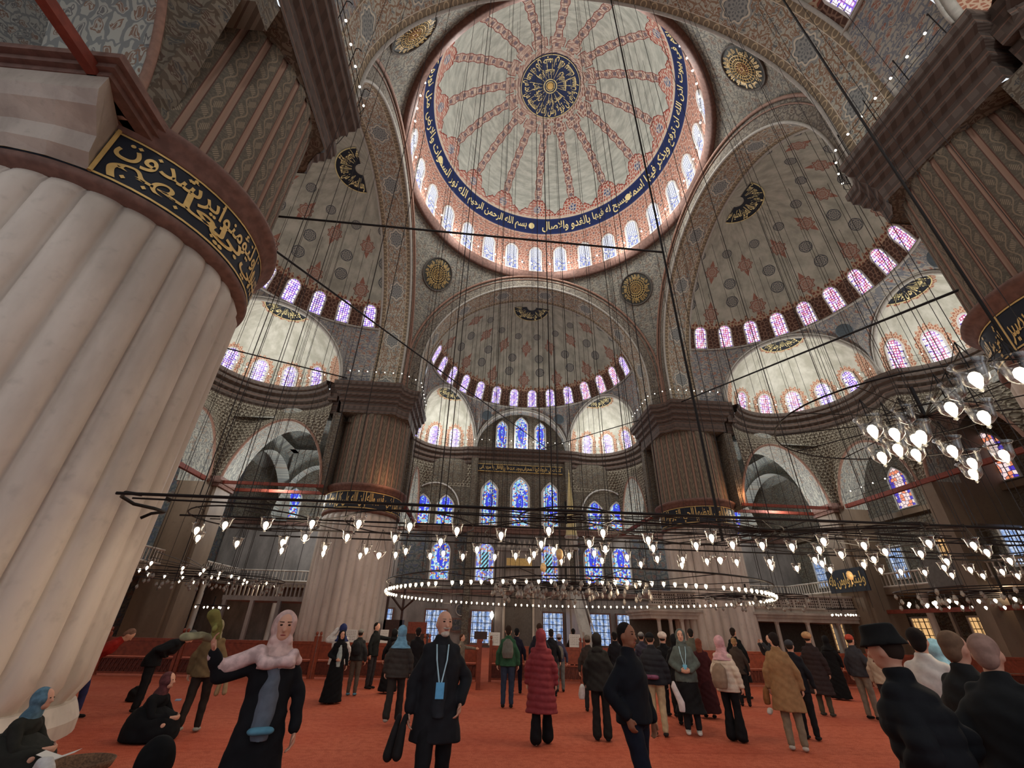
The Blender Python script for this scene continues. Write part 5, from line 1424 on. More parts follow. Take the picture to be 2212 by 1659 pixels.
# ------------------------------------------------------------ furniture of the hall
def barrier(x0, x1, label, y=-3.7):
    root = empty('wooden_barrier', (x0, y, 0)); tag(root, label, 'barrier'); L = x1-x0
    mb = MB(); mb.box(0, L, -.03, .03, .06, .12); mb.box(0, L, -.03, .03, .50, .55); mb.box(0, L, -.025, .025, .58, 1.02); mb.build('panel', M['wood'], root)
    mb = MB(); mb.box(0, L, -.045, .045, 1.02, 1.12); mb.build('top_rail', M['wood'], root)
    mb = MB(); n = int(L/.14)
    for i in range(n):
        x = L*i/n
        mb.add([(x, -.02, .12), (x+.03, -.02, .12), (x+.15, -.02, .50), (x+.12, -.02, .50)], [(0, 1, 2, 3)]); mb.add([(x+.12, .0, .12), (x+.15, .0, .12), (x+.03, .0, .50), (x, .0, .50)], [(0, 1, 2, 3)])
    mb.box(0, L, .02, .03, .10, .52, 0); mb.build('carved_lattice', M['darklattice'], root)
    for x in (0, L):
        mb = MB(); mb.box(x-.05, x+.05, -.06, .06, 0, 1.28); mb.lathe([(.05, 1.28), (.02, 1.31), (.05, 1.36), (.045, 1.41), (.01, 1.44)], 10, (x, 0, 0)); mb.build('post', M['wood'], root)
M['darklattice'] = plain('dark_carved_lattice', srgb(92, 42, 30), .5, nz=.25, sc=12)
xs = [-21.6, -17.35, -14.75, -10.1, -6.2]
for i in range(4): barrier(xs[i]+.07, xs[i+1]-.07, 'red-brown wooden barrier, %s' % ('piece running behind the near marble pier', 'short piece beside the near marble pier', 'piece behind the woman with the raised arm', 'piece behind the couple in black coats')[i])
xs = [-3.9, -.4, 3.4, 7.2, 11., 15, 20]
for i in range(6): barrier(xs[i]+.07, xs[i+1]-.07, 'red-brown wooden barrier, %s' % ('piece behind the green jacket', 'piece left of the hooded woman', 'piece behind the pink headscarf', 'piece behind the camel coat', 'piece behind the red knitted hat', 'rightmost piece')[i])
barrier(-6.1, -4.3, 'short red-brown barrier piece behind the bald man')
o = empty('gate_post', (-4.28, -6.0, 0)); tag(o, 'tall plain wooden gate post standing before the barrier', 'post')
mb = MB(); mb.box(-.07, .07, -.07, .07, 0, 1.30); mb.build('shaft', M['wood'], o); mb = MB(); mb.box(-.1, .1, -.1, .1, 1.30, 1.36); mb.build('cap', M['wood'], o)
mb = MB(); mb.box(-.2, .22, -.06, .06, 1.36, 1.58); mb.build('donation_box', M['darkwood'], o)
o = empty('gate_rail', (-4.28, -5.9, 0)); mb = MB(); mb.box(-.04, .04, .06, 2.15, .1, 1.1); mb.build('side_panel', M['wood'], o); tag(o, 'wooden side panel joining the gate post to the barrier', 'barrier')
def sign(x, y, w, h, z, label, rows=6, tilt=0):
    o = empty('paper_sign', (x, y, z), tilt); tag(o, label, 'sign')
    mb = MB(); mb.box(-w/2, w/2, -.006, .006, 0, h); mb.build('sheet', M['paper'], o)
    mb = MB()
    for i in range(rows):
        zz = h*.88-i*h*.13
        for q in range(5):
            x0 = -w*.4+q*w*.165; mb.box(x0, x0+w*(.10+.04*((i*q) % 2)), -.009, -.0062, zz-.012, zz)
    mb.build('printed_lines', M['darkpl'], o)
sign(-3.72, -3.7, .42, .42, 1.12, 'white printed notice on the barrier left of the green jacket')
sign(-.68, -3.7, .42, .42, 1.12, 'white printed notice on the barrier below the dark head, middle')
sign(-7.77, -3.7, .3, .42, 1.12, 'white notice on the barrier beside the raised phone')
sign(-8.95, -3.7, .4, .4, 1.12, 'pale notice on the barrier behind the grey cap')
# minbar: tall marble pulpit with a gilded conical spire
o = empty('minbar', (4.9, 22.6, 0)); tag(o, 'slender marble minbar pulpit with tall gilded conical spire', 'minbar')
mb = MB(); mb.lathe([(.62, 0), (.56, .25), (.40, 2.2), (.20, 4.6), (.05, 6.3), (.09, 6.4), (.03, 6.6), (.01, 6.9)], 16, (0, 0, 9.9)); mb.build('gilded_spire', M['spire'] if 'spire' in M else M['gold'], o)
mb = MB(); mb.lathe([(.7, 0), (.72, .2), (.6, .3), (.6, 1.1), (.75, 1.3), (.62, 1.4)], 8, (0, 0, 8.5)); mb.build('canopy', M['whitemarble'], o)
mb = MB()
for a in range(4):
    x, y = .45*(1 if a % 2 else -1), .45*(1 if a//2 else -1); mb.tube([(x, y, 4.6), (x, y, 8.5)], .06, 8)
mb.build('canopy_posts', M['whitemarble'], o)
mb = MB(); mb.box(-.6, .6, -.6, 1.2, 0, 4.6)
mb.add([(-.5, -.6, 4.6), (-.5, -5.4, .2), (-.5, -5.4, 0), (-.5, -.6, 0), (.5, -.6, 4.6), (.5, -5.4, .2), (.5, -5.4, 0), (.5, -.6, 0)], [(0, 1, 2, 3), (7, 6, 5, 4), (0, 4, 5, 1), (1, 5, 6, 2)])
mb.build('stair_body', M['whitemarble'], o)
mb = MB()
for s in (-.5, .5): mb.tube([(s, -.6, 5.5), (s, -5.4, 1.1)], .06, 6); mb.tube([(s, -5.4, 0), (s, -5.4, 1.5)], .08, 8)
mb.build('handrails', M['whitemarble'], o)
# marble loge (raised platform on slim columns) right of the centre
o = empty('marble_loge', (8.2, 12.0, 0)); tag(o, 'long pale marble loge on slim pillars before the far right pier', 'loge')
mb = MB(); mb.box(0, 16., 0, 5., 2.5, 2.75); mb.box(-.1, 16.1, -.12, 5.1, 2.75, 2.95); mb.box(-.2, 16.2, -.25, 5.2, 2.95, 3.1); mb.box(0, 16, 0, 5, 3.1, 3.35); mb.box(-.1, 16.1, -.1, .1, 3.35, 3.45); mb.build('platform', M['whitemarble'], o)
mb = MB()
for i in range(16):
    x0 = i*1.0; mb.box(x0+.0, x0+.14, -.06, .06, 3.45, 4.25)
mb.box(0, 16, -.08, .08, 4.2, 4.32); mb.box(0, 16, .03, .05, 3.45, 4.2); mb.build('parapet', M['whitemarble'], o)
mb = MB()
for i in range(16):
    for a in range(5):
        for b in range(4):
            cx = .16+i+.084+.168*a; cz = 3.53+b*.18; r = .055
            mb.add([(cx+r*cos(t*pi/3), -.0, cz+r*sin(t*pi/3)) for t in range(6)], [tuple(range(6))])
mb.build('pierced_holes', M['darkwood'], o)
for x in (.6, 1.45, 2.3, 4.7, 7.1, 9.45, 11.8, 14.2):
    mb = MB(); mb.box(x-.1, x+.1, .05, .25, 0, 2.5); mb.lathe([(.1, 2.3), (.2, 2.5)], 8, (x, .15, 0)); mb.build('pillar', M['whitemarble'], o)
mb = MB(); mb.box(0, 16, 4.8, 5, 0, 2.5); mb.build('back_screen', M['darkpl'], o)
# dark preacher's chair with pointed roof beside the far left pier
o = empty('wooden_kursi', (-9.6, 12.5, 0)); tag(o, 'tall dark wooden preacher\'s chair with slanting stair beside the far left pier', 'pulpit chair')
mb = MB(); mb.box(-1.1, -.95, -.1, .1, 0, 3.9); mb.box(.0, .15, -.1, .1, 0, 3.9); mb.box(-1.1, .15, -.1, 1.2, 0, 2.0); mb.box(.15, 2.0, -.1, 1.2, 0, 1.2); mb.build('body', M['darkwood'], o)
mb = MB(); mb.tube([(-1.0, -.1, 3.7), (.05, -.1, 2.6), (1.0, -.1, 3.5)], .08, 4); mb.lathe([(.12, 3.9), (.02, 4.4)], 4, (-1.02, 0, 0)); mb.lathe([(.12, 3.9), (.02, 4.4)], 4, (.07, 0, 0)); mb.build('slanting_rails', M['darkwood'], o)
mb = MB(); mb.box(.6, 1.9, -.12, -.1, 1.2, 1.9); mb.build('side_panel', M['wood'], o)
# black calligraphy boards on the right aisle wall
for x, y, w, z, h, L, words in ((23.85, 11.7, 3.9, 4.6, 1.6, 'large blue-black board with gilt calligraphy hung on the right gallery', ('وليتبروا', 'ومن ياته')), (25.5, 5.2, 3.2, 4.6, 1.7, 'dark empty-looking board right of the gilt calligraphy board', ())):
    o = empty('calligraphy_board', (x, y, z), -pi/2); tag(o, L, 'wall board')
    mb = MB(); mb.box(-w/2, w/2, -.05, .02, 0, h); mb.build('board', M['band'] if words else M['darkpl'], o)
    if words:
        g = MB(); fn = lambda a, b, d: Vector((a, -.05-d, b)); 
        lettering(g, words[0], fn, -.1, w/2-.15, .3, h-.25, .02); lettering(g, words[1], fn, -w/2+.15, -.15, .25, h-.3, .02); g.build('gilt_lettering', M['gold'], o)
# round panel and framed marble tablet on the qibla wall
o = empty('framed_tablet', (-5.7, 25.2, 1.2)); mb = MB(); mb.box(-.9, .9, -.06, 0, 0, 1.2); mb.build('frame', M['brownstone'], o); mb = MB(); mb.box(-.75, .75, -.08, -.05, .15, 1.05); mb.build('tablet', M['tiles'], o); tag(o, 'brown framed tablet on the qibla wall right of the bald man', 'wall tablet')
o = empty('round_boss', (-5.7, 25.2, 3.1)); mb = MB(); mb.add([(.5*cos(2*pi*i/24), -.06, .5*sin(2*pi*i/24)) for i in range(24)], [tuple(range(24))]); mb.build('disc', M['tiles'], o); mb = MB(); mb.tube([(.52*cos(2*pi*i/24), -.05, .52*sin(2*pi*i/24)) for i in range(24)], .05, 6, closed=True); mb.build('rim', M['whitemarble'], o); tag(o, 'dark round wall medallion above the framed tablet', 'wall medallion')
o = empty('wall_sconce', (-2.75, 24.6, 2.6)); mb = MB(); mb.lathe([(.02, -.3), (.16, -.05), (.2, .1), (.1, .35), (.02, .45)], 12); mb.build('shade', M['sbulb'], o, smooth=True); mb = MB(); mb.tube([(0, 0, -.3), (0, .65, -.3)], .03, 6); mb.build('bracket', M['iron'], o); tag(o, 'glowing wall sconce beside the mihrab above the notice', 'sconce')
# dark tall cupboard / doors in the left aisle
o = empty('wooden_screen', (-25.5, 4.6, 0), .5); mb = MB(); mb.box(-1.4, 1.4, -.08, .08, 0, 3.0); mb.build('panel', M['darkwood'], o)
mb = MB()
for i in range(12): mb.box(-1.3+i*.23, -1.24+i*.23, -.12, -.08, .1, 2.9)
mb.build('bars', M['brownstone'], o); tag(o, 'tall dark barred wooden screen in the left aisle', 'screen')
# low grey marble kiosk with posts between brown pier and far pier
o = empty('marble_kiosk', (-17.0, 13.6, 0)); tag(o, 'grey marble platform on posts in the left aisle before the far left pier', 'platform')
mb = MB(); mb.box(-5.5, .5, 0, 4, 3.0, 3.3); mb.build('slab', M['wallmarble'], o)
for x in (-5.3, -3.4, -1.5, .3): mb = MB(); mb.box(x-.12, x+.12, 0, .24, 0, 3.0); mb.build('post', M['wallmarble'], o)
mb = MB()
for i in range(20): mb.box(-5.4+i*.3, -5.3+i*.3, 0, .08, 3.3, 4.1)
mb.box(-5.5, .5, -.03, .12, 4.1, 4.2); mb.build('balusters', M['wallmarble'], o)
o = empty('red_beam', (25.3, 0, 0)); mb = MB(); mb.box(-.1, .1, -14, 17.6, 3.15, 3.4); mb.build('beam', M['tie'], o)
mb = MB()
for y in (-12, -6, 0, 6): mb.box(-.09, .09, y-.09, y+.09, 0, 3.16)
mb.build('supports', M['brownmarble'], o); tag(o, 'long dull red beam along the right aisle below the lit bulbs', 'beam')
# ------------------------------------------------------------ people
_cm = {}
def cloth(rgb, rough=.9, nz=.12):
    k = tuple(rgb)
    if k not in _cm: _cm[k] = plain('fabric_%02x%02x%02x' % k, srgb(*k), rough, nz=nz, sc=14, spec=.15)
    return _cm[k]
SKIN = plain('skin', srgb(196, 146, 122), .6, nz=.05, sc=10); SKIN2 = plain('brown_skin', srgb(140, 92, 68), .6, nz=.05, sc=10)
class Bl:
    """blobs fused by voxel remeshing into one continuous surface"""
    def __init__(s): s.mb = MB()
    def cap(s, p, q, r1, r2, wx=1., wy=1., n=12):
        p, q = Vector(p), Vector(q); t = q-p; L = t.length
        t = t.normalized() if L > 1e-6 else Vector((0, 0, 1))
        X = Vector((1, 0, 0))-t*t.x
        if X.length < .2: X = Vector((0, 1, 0))-t*t.y
        X.normalize(); Y = t.cross(X); rings = []
        for i in range(5): a = pi/2*(i/4); rings.append((p-t*r1*cos(a)*.9, r1*sin(a)))
        for i in range(5): a = pi/2*(1-i/4); rings.append((q+t*r2*cos(a)*.9, r2*sin(a)))
        vs = []
        for c, r in rings:
            r = max(r, .0005)
            for k in range(n): a = 2*pi*k/n; vs.append(c+X*(r*wx*cos(a))+Y*(r*wy*sin(a)))
        m = len(rings); fs = [(i*n+k, i*n+(k+1) % n, (i+1)*n+(k+1) % n, (i+1)*n+k) for i in range(m-1) for k in range(n)]
        fs += [tuple(range(n-1, -1, -1)), tuple((m-1)*n+k for k in range(n))]
        s.mb.add(vs, fs); return s
    def ell(s, c, rx, ry, rz_, n=14, tilt=None):
        vs = []; m = 10
        for j in range(m+1):
            b = pi*j/m
            for k in range(n):
                a = 2*pi*k/n; v = Vector((rx*sin(b)*cos(a), ry*sin(b)*sin(a), rz_*cos(b)))
                if tilt is not None: v = tilt@v
                vs.append(Vector(c)+v)
        fs = [(j*n+k, (j+1)*n+k, (j+1)*n+(k+1) % n, j*n+(k+1) % n) for j in range(m) for k in range(n)]
        s.mb.add(vs, fs); return s
    def loft(s, rows, n=20):      # rows: (cx, cy, z, rx, ry)
        vs = []
        for cx, cy_, z, rx, ry in rows:
            for k in range(n): a = 2*pi*k/n; vs.append((cx+rx*cos(a), cy_+ry*sin(a), z))
        m = len(rows); fs = [(i*n+k, i*n+(k+1) % n, (i+1)*n+(k+1) % n, (i+1)*n+k) for i in range(m-1) for k in range(n)]
        fs += [tuple(range(n-1, -1, -1)), tuple((m-1)*n+k for k in range(n))]
        s.mb.add(vs, fs); return s
def fuse(bl, name, mat, parent, vox, warp=None, smooth=3, wrinkle=0., puff=0., seed=0):
    if warp: bl.mb.v = [tuple(warp(Vector(v))) for v in bl.mb.v]
    me = bpy.data.meshes.new(name); me.from_pydata(bl.mb.v, [], bl.mb.f); me.update()
    o = bpy.data.objects.new(name, me); C.objects.link(o)
    m = o.modifiers.new('r', 'REMESH'); m.mode = 'VOXEL'; m.voxel_size = vox; m.use_smooth_shade = True
    m = o.modifiers.new('s', 'SMOOTH'); m.iterations = smooth; m.factor = .5
    dg = bpy.context.evaluated_depsgraph_get(); nm = bpy.data.meshes.new_from_object(o.evaluated_get(dg))
    o.modifiers.clear(); o.data = nm; bpy.data.meshes.remove(me); nm.name = name
    if wrinkle or puff:
        nv = len(nm.vertices); co = [0.]*(3*nv); no = [0.]*(3*nv)
        nm.vertices.foreach_get('co', co); nm.vertices.foreach_get('normal', no)
        for i in range(nv):
            x, y, z = co[3*i:3*i+3]
            d = wrinkle*(sin(x*21+z*9+seed)*sin(y*17+z*23+seed*2)+.5*sin(z*47+x*31+seed*3))+puff*(abs(sin(z*pi/.105+.3*sin(x*9)))-.6)
            for q in range(3): co[3*i+q] += no[3*i+q]*d
        nm.vertices.foreach_set('co', co); nm.update()
    nm.materials.clear(); nm.materials.append(mat); nm.polygons.foreach_set('use_smooth', [True]*len(nm.polygons))
    o.parent = parent; return o
def hand(bl, w, d, side, curl=.5):
    """palm, four unequal bent fingers and a thumb; w wrist, d direction of the hand"""
    w = Vector(w); d = Vector(d).normalized(); nrm = Vector((side, 0, 0)); nrm = (nrm-d*nrm.dot(d)).normalized(); lat = d.cross(nrm).normalized()
    if lat.y < 0: lat = -lat
    bl.cap(w, w+d*.075, .026, .036, .6, 1.)
    for i, (o_, L) in enumerate(((.030, .068), (.010, .078), (-.010, .073), (-.029, .058))):
        a = w+d*.085+lat*o_; b = a+(d*.8-nrm*curl*.7).normalized()*L*.55; c = b+(d*.35-nrm*curl*1.3).normalized()*L*.45
        bl.cap(a, b, .0095, .009, n=6); bl.cap(b, c, .009, .008, n=6)
    t0 = w+d*.03+lat*.03; t1 = t0+(d*.6+lat*.6-nrm*.25).normalized()*.038; bl.cap(t0, t1, .012, .010, n=6); bl.cap(t1, t1+(d*.9-nrm*.3).normalized()*.028, .010, .0085, n=6)
ARMS = {'down': ((.245, -.02, 1.14), (.265, .04, .90), (0, .1, -1)), 'front': ((.25, -.02, 1.15), (.10, .19, 1.04), (-.8, .5, -.15)), 'hip': ((.30, -.10, 1.16), (.22, .06, 1.0), (-.5, .5, -.6)),
        'phone': ((.23, .14, 1.24), (.10, .30, 1.50), (-.2, .1, 1)), 'pocket': ((.28, -.09, 1.15), (.22, .06, .97), (-.2, .3, -1)), 'reach': ((.26, .22, 1.32), (.24, .46, 1.30), (0, 1, .0)),
        'back': ((.24, -.12, 1.14), (.24, -.10, .92), (0, -.3, -1)), 'swing': ((.25, .05, 1.14), (.24, .20, .94), (0, .6, -.8)), 'side': ((.45, .0, 1.28), (.62, .12, 1.42), (.6, .3, .6)),
        'scratch': ((.34, .05, 1.36), (.12, .04, 1.64), (-.9, .1, .3))}
def person(label, x, y, H, rel=0., top=(30, 30, 32), bottom=(28, 28, 30), hair=('short', (36, 28, 24)), hem=.86, bulk=1.0, armR='down', armL='down', stride=.0, skirt=None,
           puff=0., vox=.016, skin=None, flare=0., shoes=(30, 28, 28), lean=0., face=False, extra=None, shoe=True, hooded=False, tilt=0., inner=None, beard=False, headturn=0., bare=False):
    s = H/1.76; d = atan2(-22.4-y, -4.6-x)+radians(rel)       # heading, 0 = towards the entrance
    root = empty('person', (x, y, 0), d-pi/2); tag(root, label, 'person'); root.scale = (s, s, s)
    skin = skin or SKIN
    hipz = .95; ca, sa = cos(lean), sin(lean); ct, st = cos(tilt), sin(tilt)
    def warp(v):
        if v.z > hipz and lean:
            k = min(1, (v.z-hipz)/.25); a = lean*k; dz = v.z-hipz; dy = v.y
            v = Vector((v.x, dy*cos(a)+dz*sin(a), hipz+dz*cos(a)-dy*sin(a)))
        if tilt: v = Vector((v.x+tilt*max(0, v.z-.5), v.y, v.z))
        return v
    arms = {}
    for sd, am in ((1, armR), (-1, armL)):
        e, w, dr = ARMS[am] if isinstance(am, str) else am
        arms[sd] = (Vector((sd*.145, -.01, 1.385)), Vector((sd*e[0], e[1], e[2])), Vector((sd*w[0], w[1], w[2])), Vector((sd*dr[0], dr[1], dr[2])))
    hr = Matrix.Rotation(radians(headturn), 3, 'Z')
    def hd(v): return hr@Vector(v)
    b = Bl()
    b.ell((0, 0, 1.645), .078, .096, .112, tilt=hr); b.ell(hd((0, .028, 1.575)), .055, .062, .052); b.cap(hd((0, .088, 1.645)), hd((0, .108, 1.61)), .010, .014, n=8)
    b.ell(hd((.08, -.005, 1.625)), .012, .022, .03, n=8); b.ell(hd((-.08, -.005, 1.625)), .012, .022, .03, n=8)
    b.cap((0, -.012, 1.42), (0, .0, 1.57), .06, .054)
    b.cap((0, 0, 1.02), (0, 0, 1.31), .115, .12, 1.12, .7); b.cap((-.11, -.01, 1.375), (.11, -.01, 1.375), .045, .045)
    legs = []
    for sd in (1, -1):
        sh, e, w, dr = arms[sd]; b.cap(sh, e, .036, .034); b.cap(e, w, .038, .026); hand(b, w, dr, sd)
        fy = stride*sd*.5; kn = Vector((sd*.095, fy*.45+.02+(.04 if fy > 0 else 0), .50)); an = Vector((sd*.10, fy, .085+(.05 if fy < -.12 else 0))); hp = Vector((sd*.09, 0, .93)); legs.append((hp, kn, an, sd, fy))
        b.cap(hp, kn, .085, .055); b.cap(kn, an, .055, .038); b.cap(an+Vector((0, -.02, -.04)), an+Vector((0, .13, -.055)), .03, .025, 1.2, .8)
    fuse(b, 'body', skin, root, vox, warp)
    # trousers or long skirt
    b = Bl()
    if skirt:
        b.loft([(0, 0, skirt, .30, .26), (0, 0, .45, .25, .21), (0, 0, .75, .215, .17), (0, 0, .98, .19, .14), (0, 0, 1.1, .165, .12)])
        fuse(b, 'skirt', cloth(bottom), root, max(vox, .018), warp, wrinkle=.006, seed=x)
    if not skirt or skirt > .25:
        b = Bl(); b.cap((0, 0, .92), (0, 0, 1.02), .115, .12, 1.35, .95)
        for hp, kn, an, sd, fy in legs:
            b.cap(hp, kn, .10, .072); b.cap(kn, an+Vector((0, 0, .02)), .072, .058+flare)
        fuse(b, 'trousers', cloth(bottom if not skirt else (40, 38, 40)), root, vox, warp, wrinkle=.004, seed=y)
    b = Bl()
    for hp, kn, an, sd, fy in legs:
        if skirt and skirt < .1: continue
        b.cap(an+Vector((0, -.03, -.035)), an+Vector((0, .14, -.05)), .046, .038, 1.15, .8)
    if b.mb.v: fuse(b, 'shoes', cloth(shoes), root, vox, warp)
    # upper garment
    b = Bl(); k = bulk
    rows = [(0, 0, hem, .175*k+.03*(1 if hem < .8 else 0)+(.95-hem)*.09, .135*k+(.95-hem)*.07)]
    if hem < .9: rows.append((0, 0, .95, .175*k+.005, .13*k))
    k2 = 1+(k-1)*.5
    rows += [(0, 0, 1.08, .165*k, .118*k), (0, -.005, 1.28, .18*k, .128*k), (0, -.01, 1.39, .165*k2, .10*k), (0, -.012, 1.455, .115, .085), (0, -.012, 1.50, .078, .076), (0, -.008, 1.535, .072, .072)]
    b.loft(rows); b.cap((-.135, -.01, 1.395), (.135, -.01, 1.395), .062*k2, .062*k2)
    for sd in (1, -1):
        sh, e, w, dr = arms[sd]; b.cap(sh+Vector((-sd*.015, 0, -.03)), e, .062*k2, .056*k); b.cap(e, w-(w-e).normalized()*.01, .056*k, .045*k)
    if hooded or hair[0] in ('hood',): b.ell((0, -.085, 1.46), .11, .06, .07)
    fuse(b, 'coat' if hem < .9 else 'jacket', cloth(top), root, max(vox, .014), warp, wrinkle=.005 if not puff else .003, puff=puff, seed=x+y)
    if inner:
        b = Bl(); b.loft([(0, .05*k+.03, 1.0-.14, .075, .10*k), (0, .05+.02, 1.15, .085, .085*k), (0, .045, 1.38, .06, .085*k), (0, .03, 1.45, .05, .06)], 14); fuse(b, 'shirt', cloth(inner), root, vox, warp, wrinkle=.004)
    # hair or headgear
    hk, hc = hair; b = Bl(); nm = 'hair'
    if hk == 'short': b.ell(hd((0, -.022, 1.672)), .085, .094, .098, tilt=hr); b.ell(hd((0, -.05, 1.62)), .070, .062, .085)
    elif hk == 'long': b.ell(hd((0, -.026, 1.668)), .09, .096, .1); b.cap(hd((0, -.06, 1.62)), hd((0, -.07, 1.42)), .085, .07, 1., .6)
    elif hk == 'bald': b = None
    elif hk in ('scarf', 'hood'):
        nm = 'headscarf' if hk == 'scarf' else 'hood'
        b.ell(hd((0, -.03, 1.648)), .104, .112, .130, tilt=hr); b.cap(hd((0, -.02, 1.575)), (0, -.015, 1.44), .088, .125, 1., .8)
        if hk == 'scarf': b.loft([(0, -.01, 1.33, .17*bulk, .14*bulk), (0, -.01, 1.44, .15, .12), (0, -.01, 1.5, .10, .09)])
        b.cap(hd((-.055, .03, 1.535)), hd((.055, .03, 1.535)), .042, .042)
    elif hk == 'beanie': nm = 'knitted_hat'; b.ell(hd((0, -.018, 1.695)), .092, .106, .085); b.loft([(0, -.015, 1.655, .094, .108), (0, -.015, 1.69, .094, .108)])
    elif hk == 'fur': nm = 'fur_hat'; b.ell(hd((0, -.02, 1.70)), .118, .13, .095)
    elif hk == 'cap': nm = 'cap'; b.ell(hd((0, -.012, 1.69)), .09, .104, .078); b.cap(hd((-.04, .09, 1.675)), hd((.04, .09, 1.675)), .045, .045, 1., .22)
    elif hk == 'bucket': nm = 'bucket_hat'; b.loft([(0, -.01, 1.66, .128, .145), (0, -.01, 1.67, .124, .14), (0, -.01, 1.71, .10, .115), (0, -.01, 1.785, .088, .10), (0, -.01, 1.79, .05, .06)])
    if b:
        h = fuse(b, nm, cloth(hc, nz=.2), root, vox*.9 if vox < .014 else vox, warp, smooth=2, wrinkle=.004 if hk in ('scarf', 'fur', 'hood') else .002)
        if hk in ('bucket', 'cap', 'beanie', 'fur'):
            b = Bl(); b.ell(hd((0, -.022, 1.645)), .081, .090, .085); fuse(b, 'hair', cloth((44, 34, 28)), root, vox, warp)
    if face:
        eb = MB(); mats = cloth((28, 20, 18))
        for sx in (-1, 1):
            c = warp(hd((sx*.031, .0855, 1.655))); b = Bl(); b.ell((0, 0, 0), .013, .007, .0065, 10); o = b.mb.build('eye', mats, root, smooth=True); o.location = c
            b = Bl(); b.cap((sx*-.016, 0, 0), (sx*.018, -.006, .002), .0045, .003, n=6); o = b.mb.build('eyebrow', cloth((70, 52, 42)) if not beard else cloth((140, 120, 104)), root, smooth=True); o.location = warp(hd((sx*.032, .088, 1.678)))
        b = Bl(); b.ell((0, 0, 0), .023, .007, .0065, 12); o = b.mb.build('lips', cloth((150, 84, 78)), root, smooth=True); o.location = warp(hd((0, .0875, 1.578)))
    if beard:
        b = Bl(); b.ell(hd((0, .052, 1.548)), .046, .042, .036); b.cap(hd((-.03, .088, 1.594)), hd((.03, .088, 1.594)), .010, .010); fuse(b, 'beard', cloth((190, 180, 166), nz=.25), root, .008, warp)
    if extra: extra(root, warp)
    return root
def attach(label, cat, name, root, parts):
    """a separate thing placed where the person holds or wears it"""
    o = empty(name, root.location, root.rotation_euler.z); o.scale = root.scale; tag(o, label, cat)
    for nm, b, m, v in parts: fuse(b, nm, m, o, v)
    return o
def bag(lo, hi, rx, ry): b = Bl(); b.loft([(*lo, rx*.8, ry*.7), (lo[0], lo[1], lo[2]+(hi[2]-lo[2])*.3, rx, ry), (hi[0], hi[1], lo[2]+(hi[2]-lo[2])*.8, rx*.85, ry*.8), (*hi, rx*.3, ry*.4)], 12); return b
def lanyard(root, warp, col=(70, 150, 190)):
    mb = MB(); mb.tube([warp(Vector(p)) for p in ((-.06, .085, 1.45), (-.05, .15, 1.32), (-.012, .175, 1.14))], .007, 5); mb.tube([warp(Vector(p)) for p in ((.06, .085, 1.45), (.05, .15, 1.32), (.012, .175, 1.14))], .007, 5)
    mb.build('lanyard', cloth((170, 200, 210)), root)
    mb = MB(); c = warp(Vector((0, .185, 1.08))); mb.box(c.x-.04, c.x+.04, c.y-.005, c.y+.006, c.z-.07, c.z+.06); mb.build('badge', cloth(col), root)
BLK = (26, 26, 28)
# nearest people
def woman_extra(root, warp):
    b = Bl(); b.cap((-.10, .12, 1.38), (.10, .12, 1.38), .06, .06, 1, .8); b.cap((.13, .06, 1.45), (.41, .06, 1.33), .062, .06); b.cap((.41, .06, 1.33), (.47, .12, 1.42), .058, .05); b.cap((-.12, .08, 1.43), (-.17, .0, 1.38), .05, .04)
    fuse(b, 'scarf_end', cloth((196, 168, 164), nz=.3), root, .014, None, wrinkle=.006)
w1 = person('woman in open black coat and pale patterned headscarf stretching one arm out', -6.28, -17.72, 1.80, 4, top=(24, 24, 27), bottom=(24, 24, 26), hair=('scarf', (192, 160, 152)), hem=.62, bulk=1.02, armR=((.40, .06, 1.28), (.48, .14, 1.46), (.3, .2, .9)),
       armL='down', vox=.010, face=True, extra=woman_extra, inner=(92, 98, 108), flare=.01)
o = attach('pair of yellow-green soled shoes held up by the woman in the black coat', 'shoes', 'held_shoes', w1, [('shoe', Bl().cap((.50, .18, 1.57), (.51, .2, 1.64), .036, .04, 1, .4).cap((.51, .2, 1.64), (.56, .24, 1.72), .04, .05, 1, .4).ell((.52, .25, 1.62), .02, .03, .03), cloth((116, 112, 62), nz=.3), .008), ('shoe', Bl().cap((.53, .16, 1.55), (.61, .18, 1.57), .036, .038, 1, .6).cap((.61, .18, 1.57), (.70, .2, 1.56), .042, .05, 1, .5), cloth((132, 124, 96), nz=.3), .008)])
o = attach('small blue pouch at the waist of the woman with the patterned scarf', 'pouch', 'waist_pouch', w1, [('pouch', Bl().cap((-.05, .185, .93), (.05, .185, .93), .055, .055, 1, .5), cloth((84, 130, 150)), .012)])
m1 = person('bald man with short white beard, long dark coat and blue badge, walking', -4.88, -16.82, 1.87, 4, top=(32, 32, 35), bottom=BLK, hair=('bald', BLK), hem=.66, bulk=1.12, armR='down', armL='pocket', stride=.35, vox=.010, face=True, beard=True, inner=(40, 42, 46),
       extra=lambda r, w: lanyard(r, w, (96, 160, 200)), headturn=16)
attach('pair of dark overshoes dangling from the bald man\'s hand', 'shoes', 'held_shoes', m1, [('shoe', Bl().cap((.29, .08, .86), (.31, .10, .80), .034, .036, .8, 1).cap((.31, .10, .78), (.33, .13, .60), .046, .06, .8, 1.1), cloth((34, 32, 32)), .01), ('shoe', Bl().cap((.35, .02, .85), (.37, .03, .78), .034, .036, .8, 1).cap((.37, .03, .76), (.41, .05, .58), .046, .06, .8, 1.1), cloth((38, 35, 35)), .01)])
person('dark-haired man in plain black jacket seen side-on, close in front', -2.88, -17.08, 1.79, 58, top=(22, 23, 28), bottom=(24, 27, 38), hair=('short', (30, 24, 22)), hem=.9, bulk=1.2, skin=SKIN2, stride=.28, vox=.011, face=True, armR='pocket', armL='down')
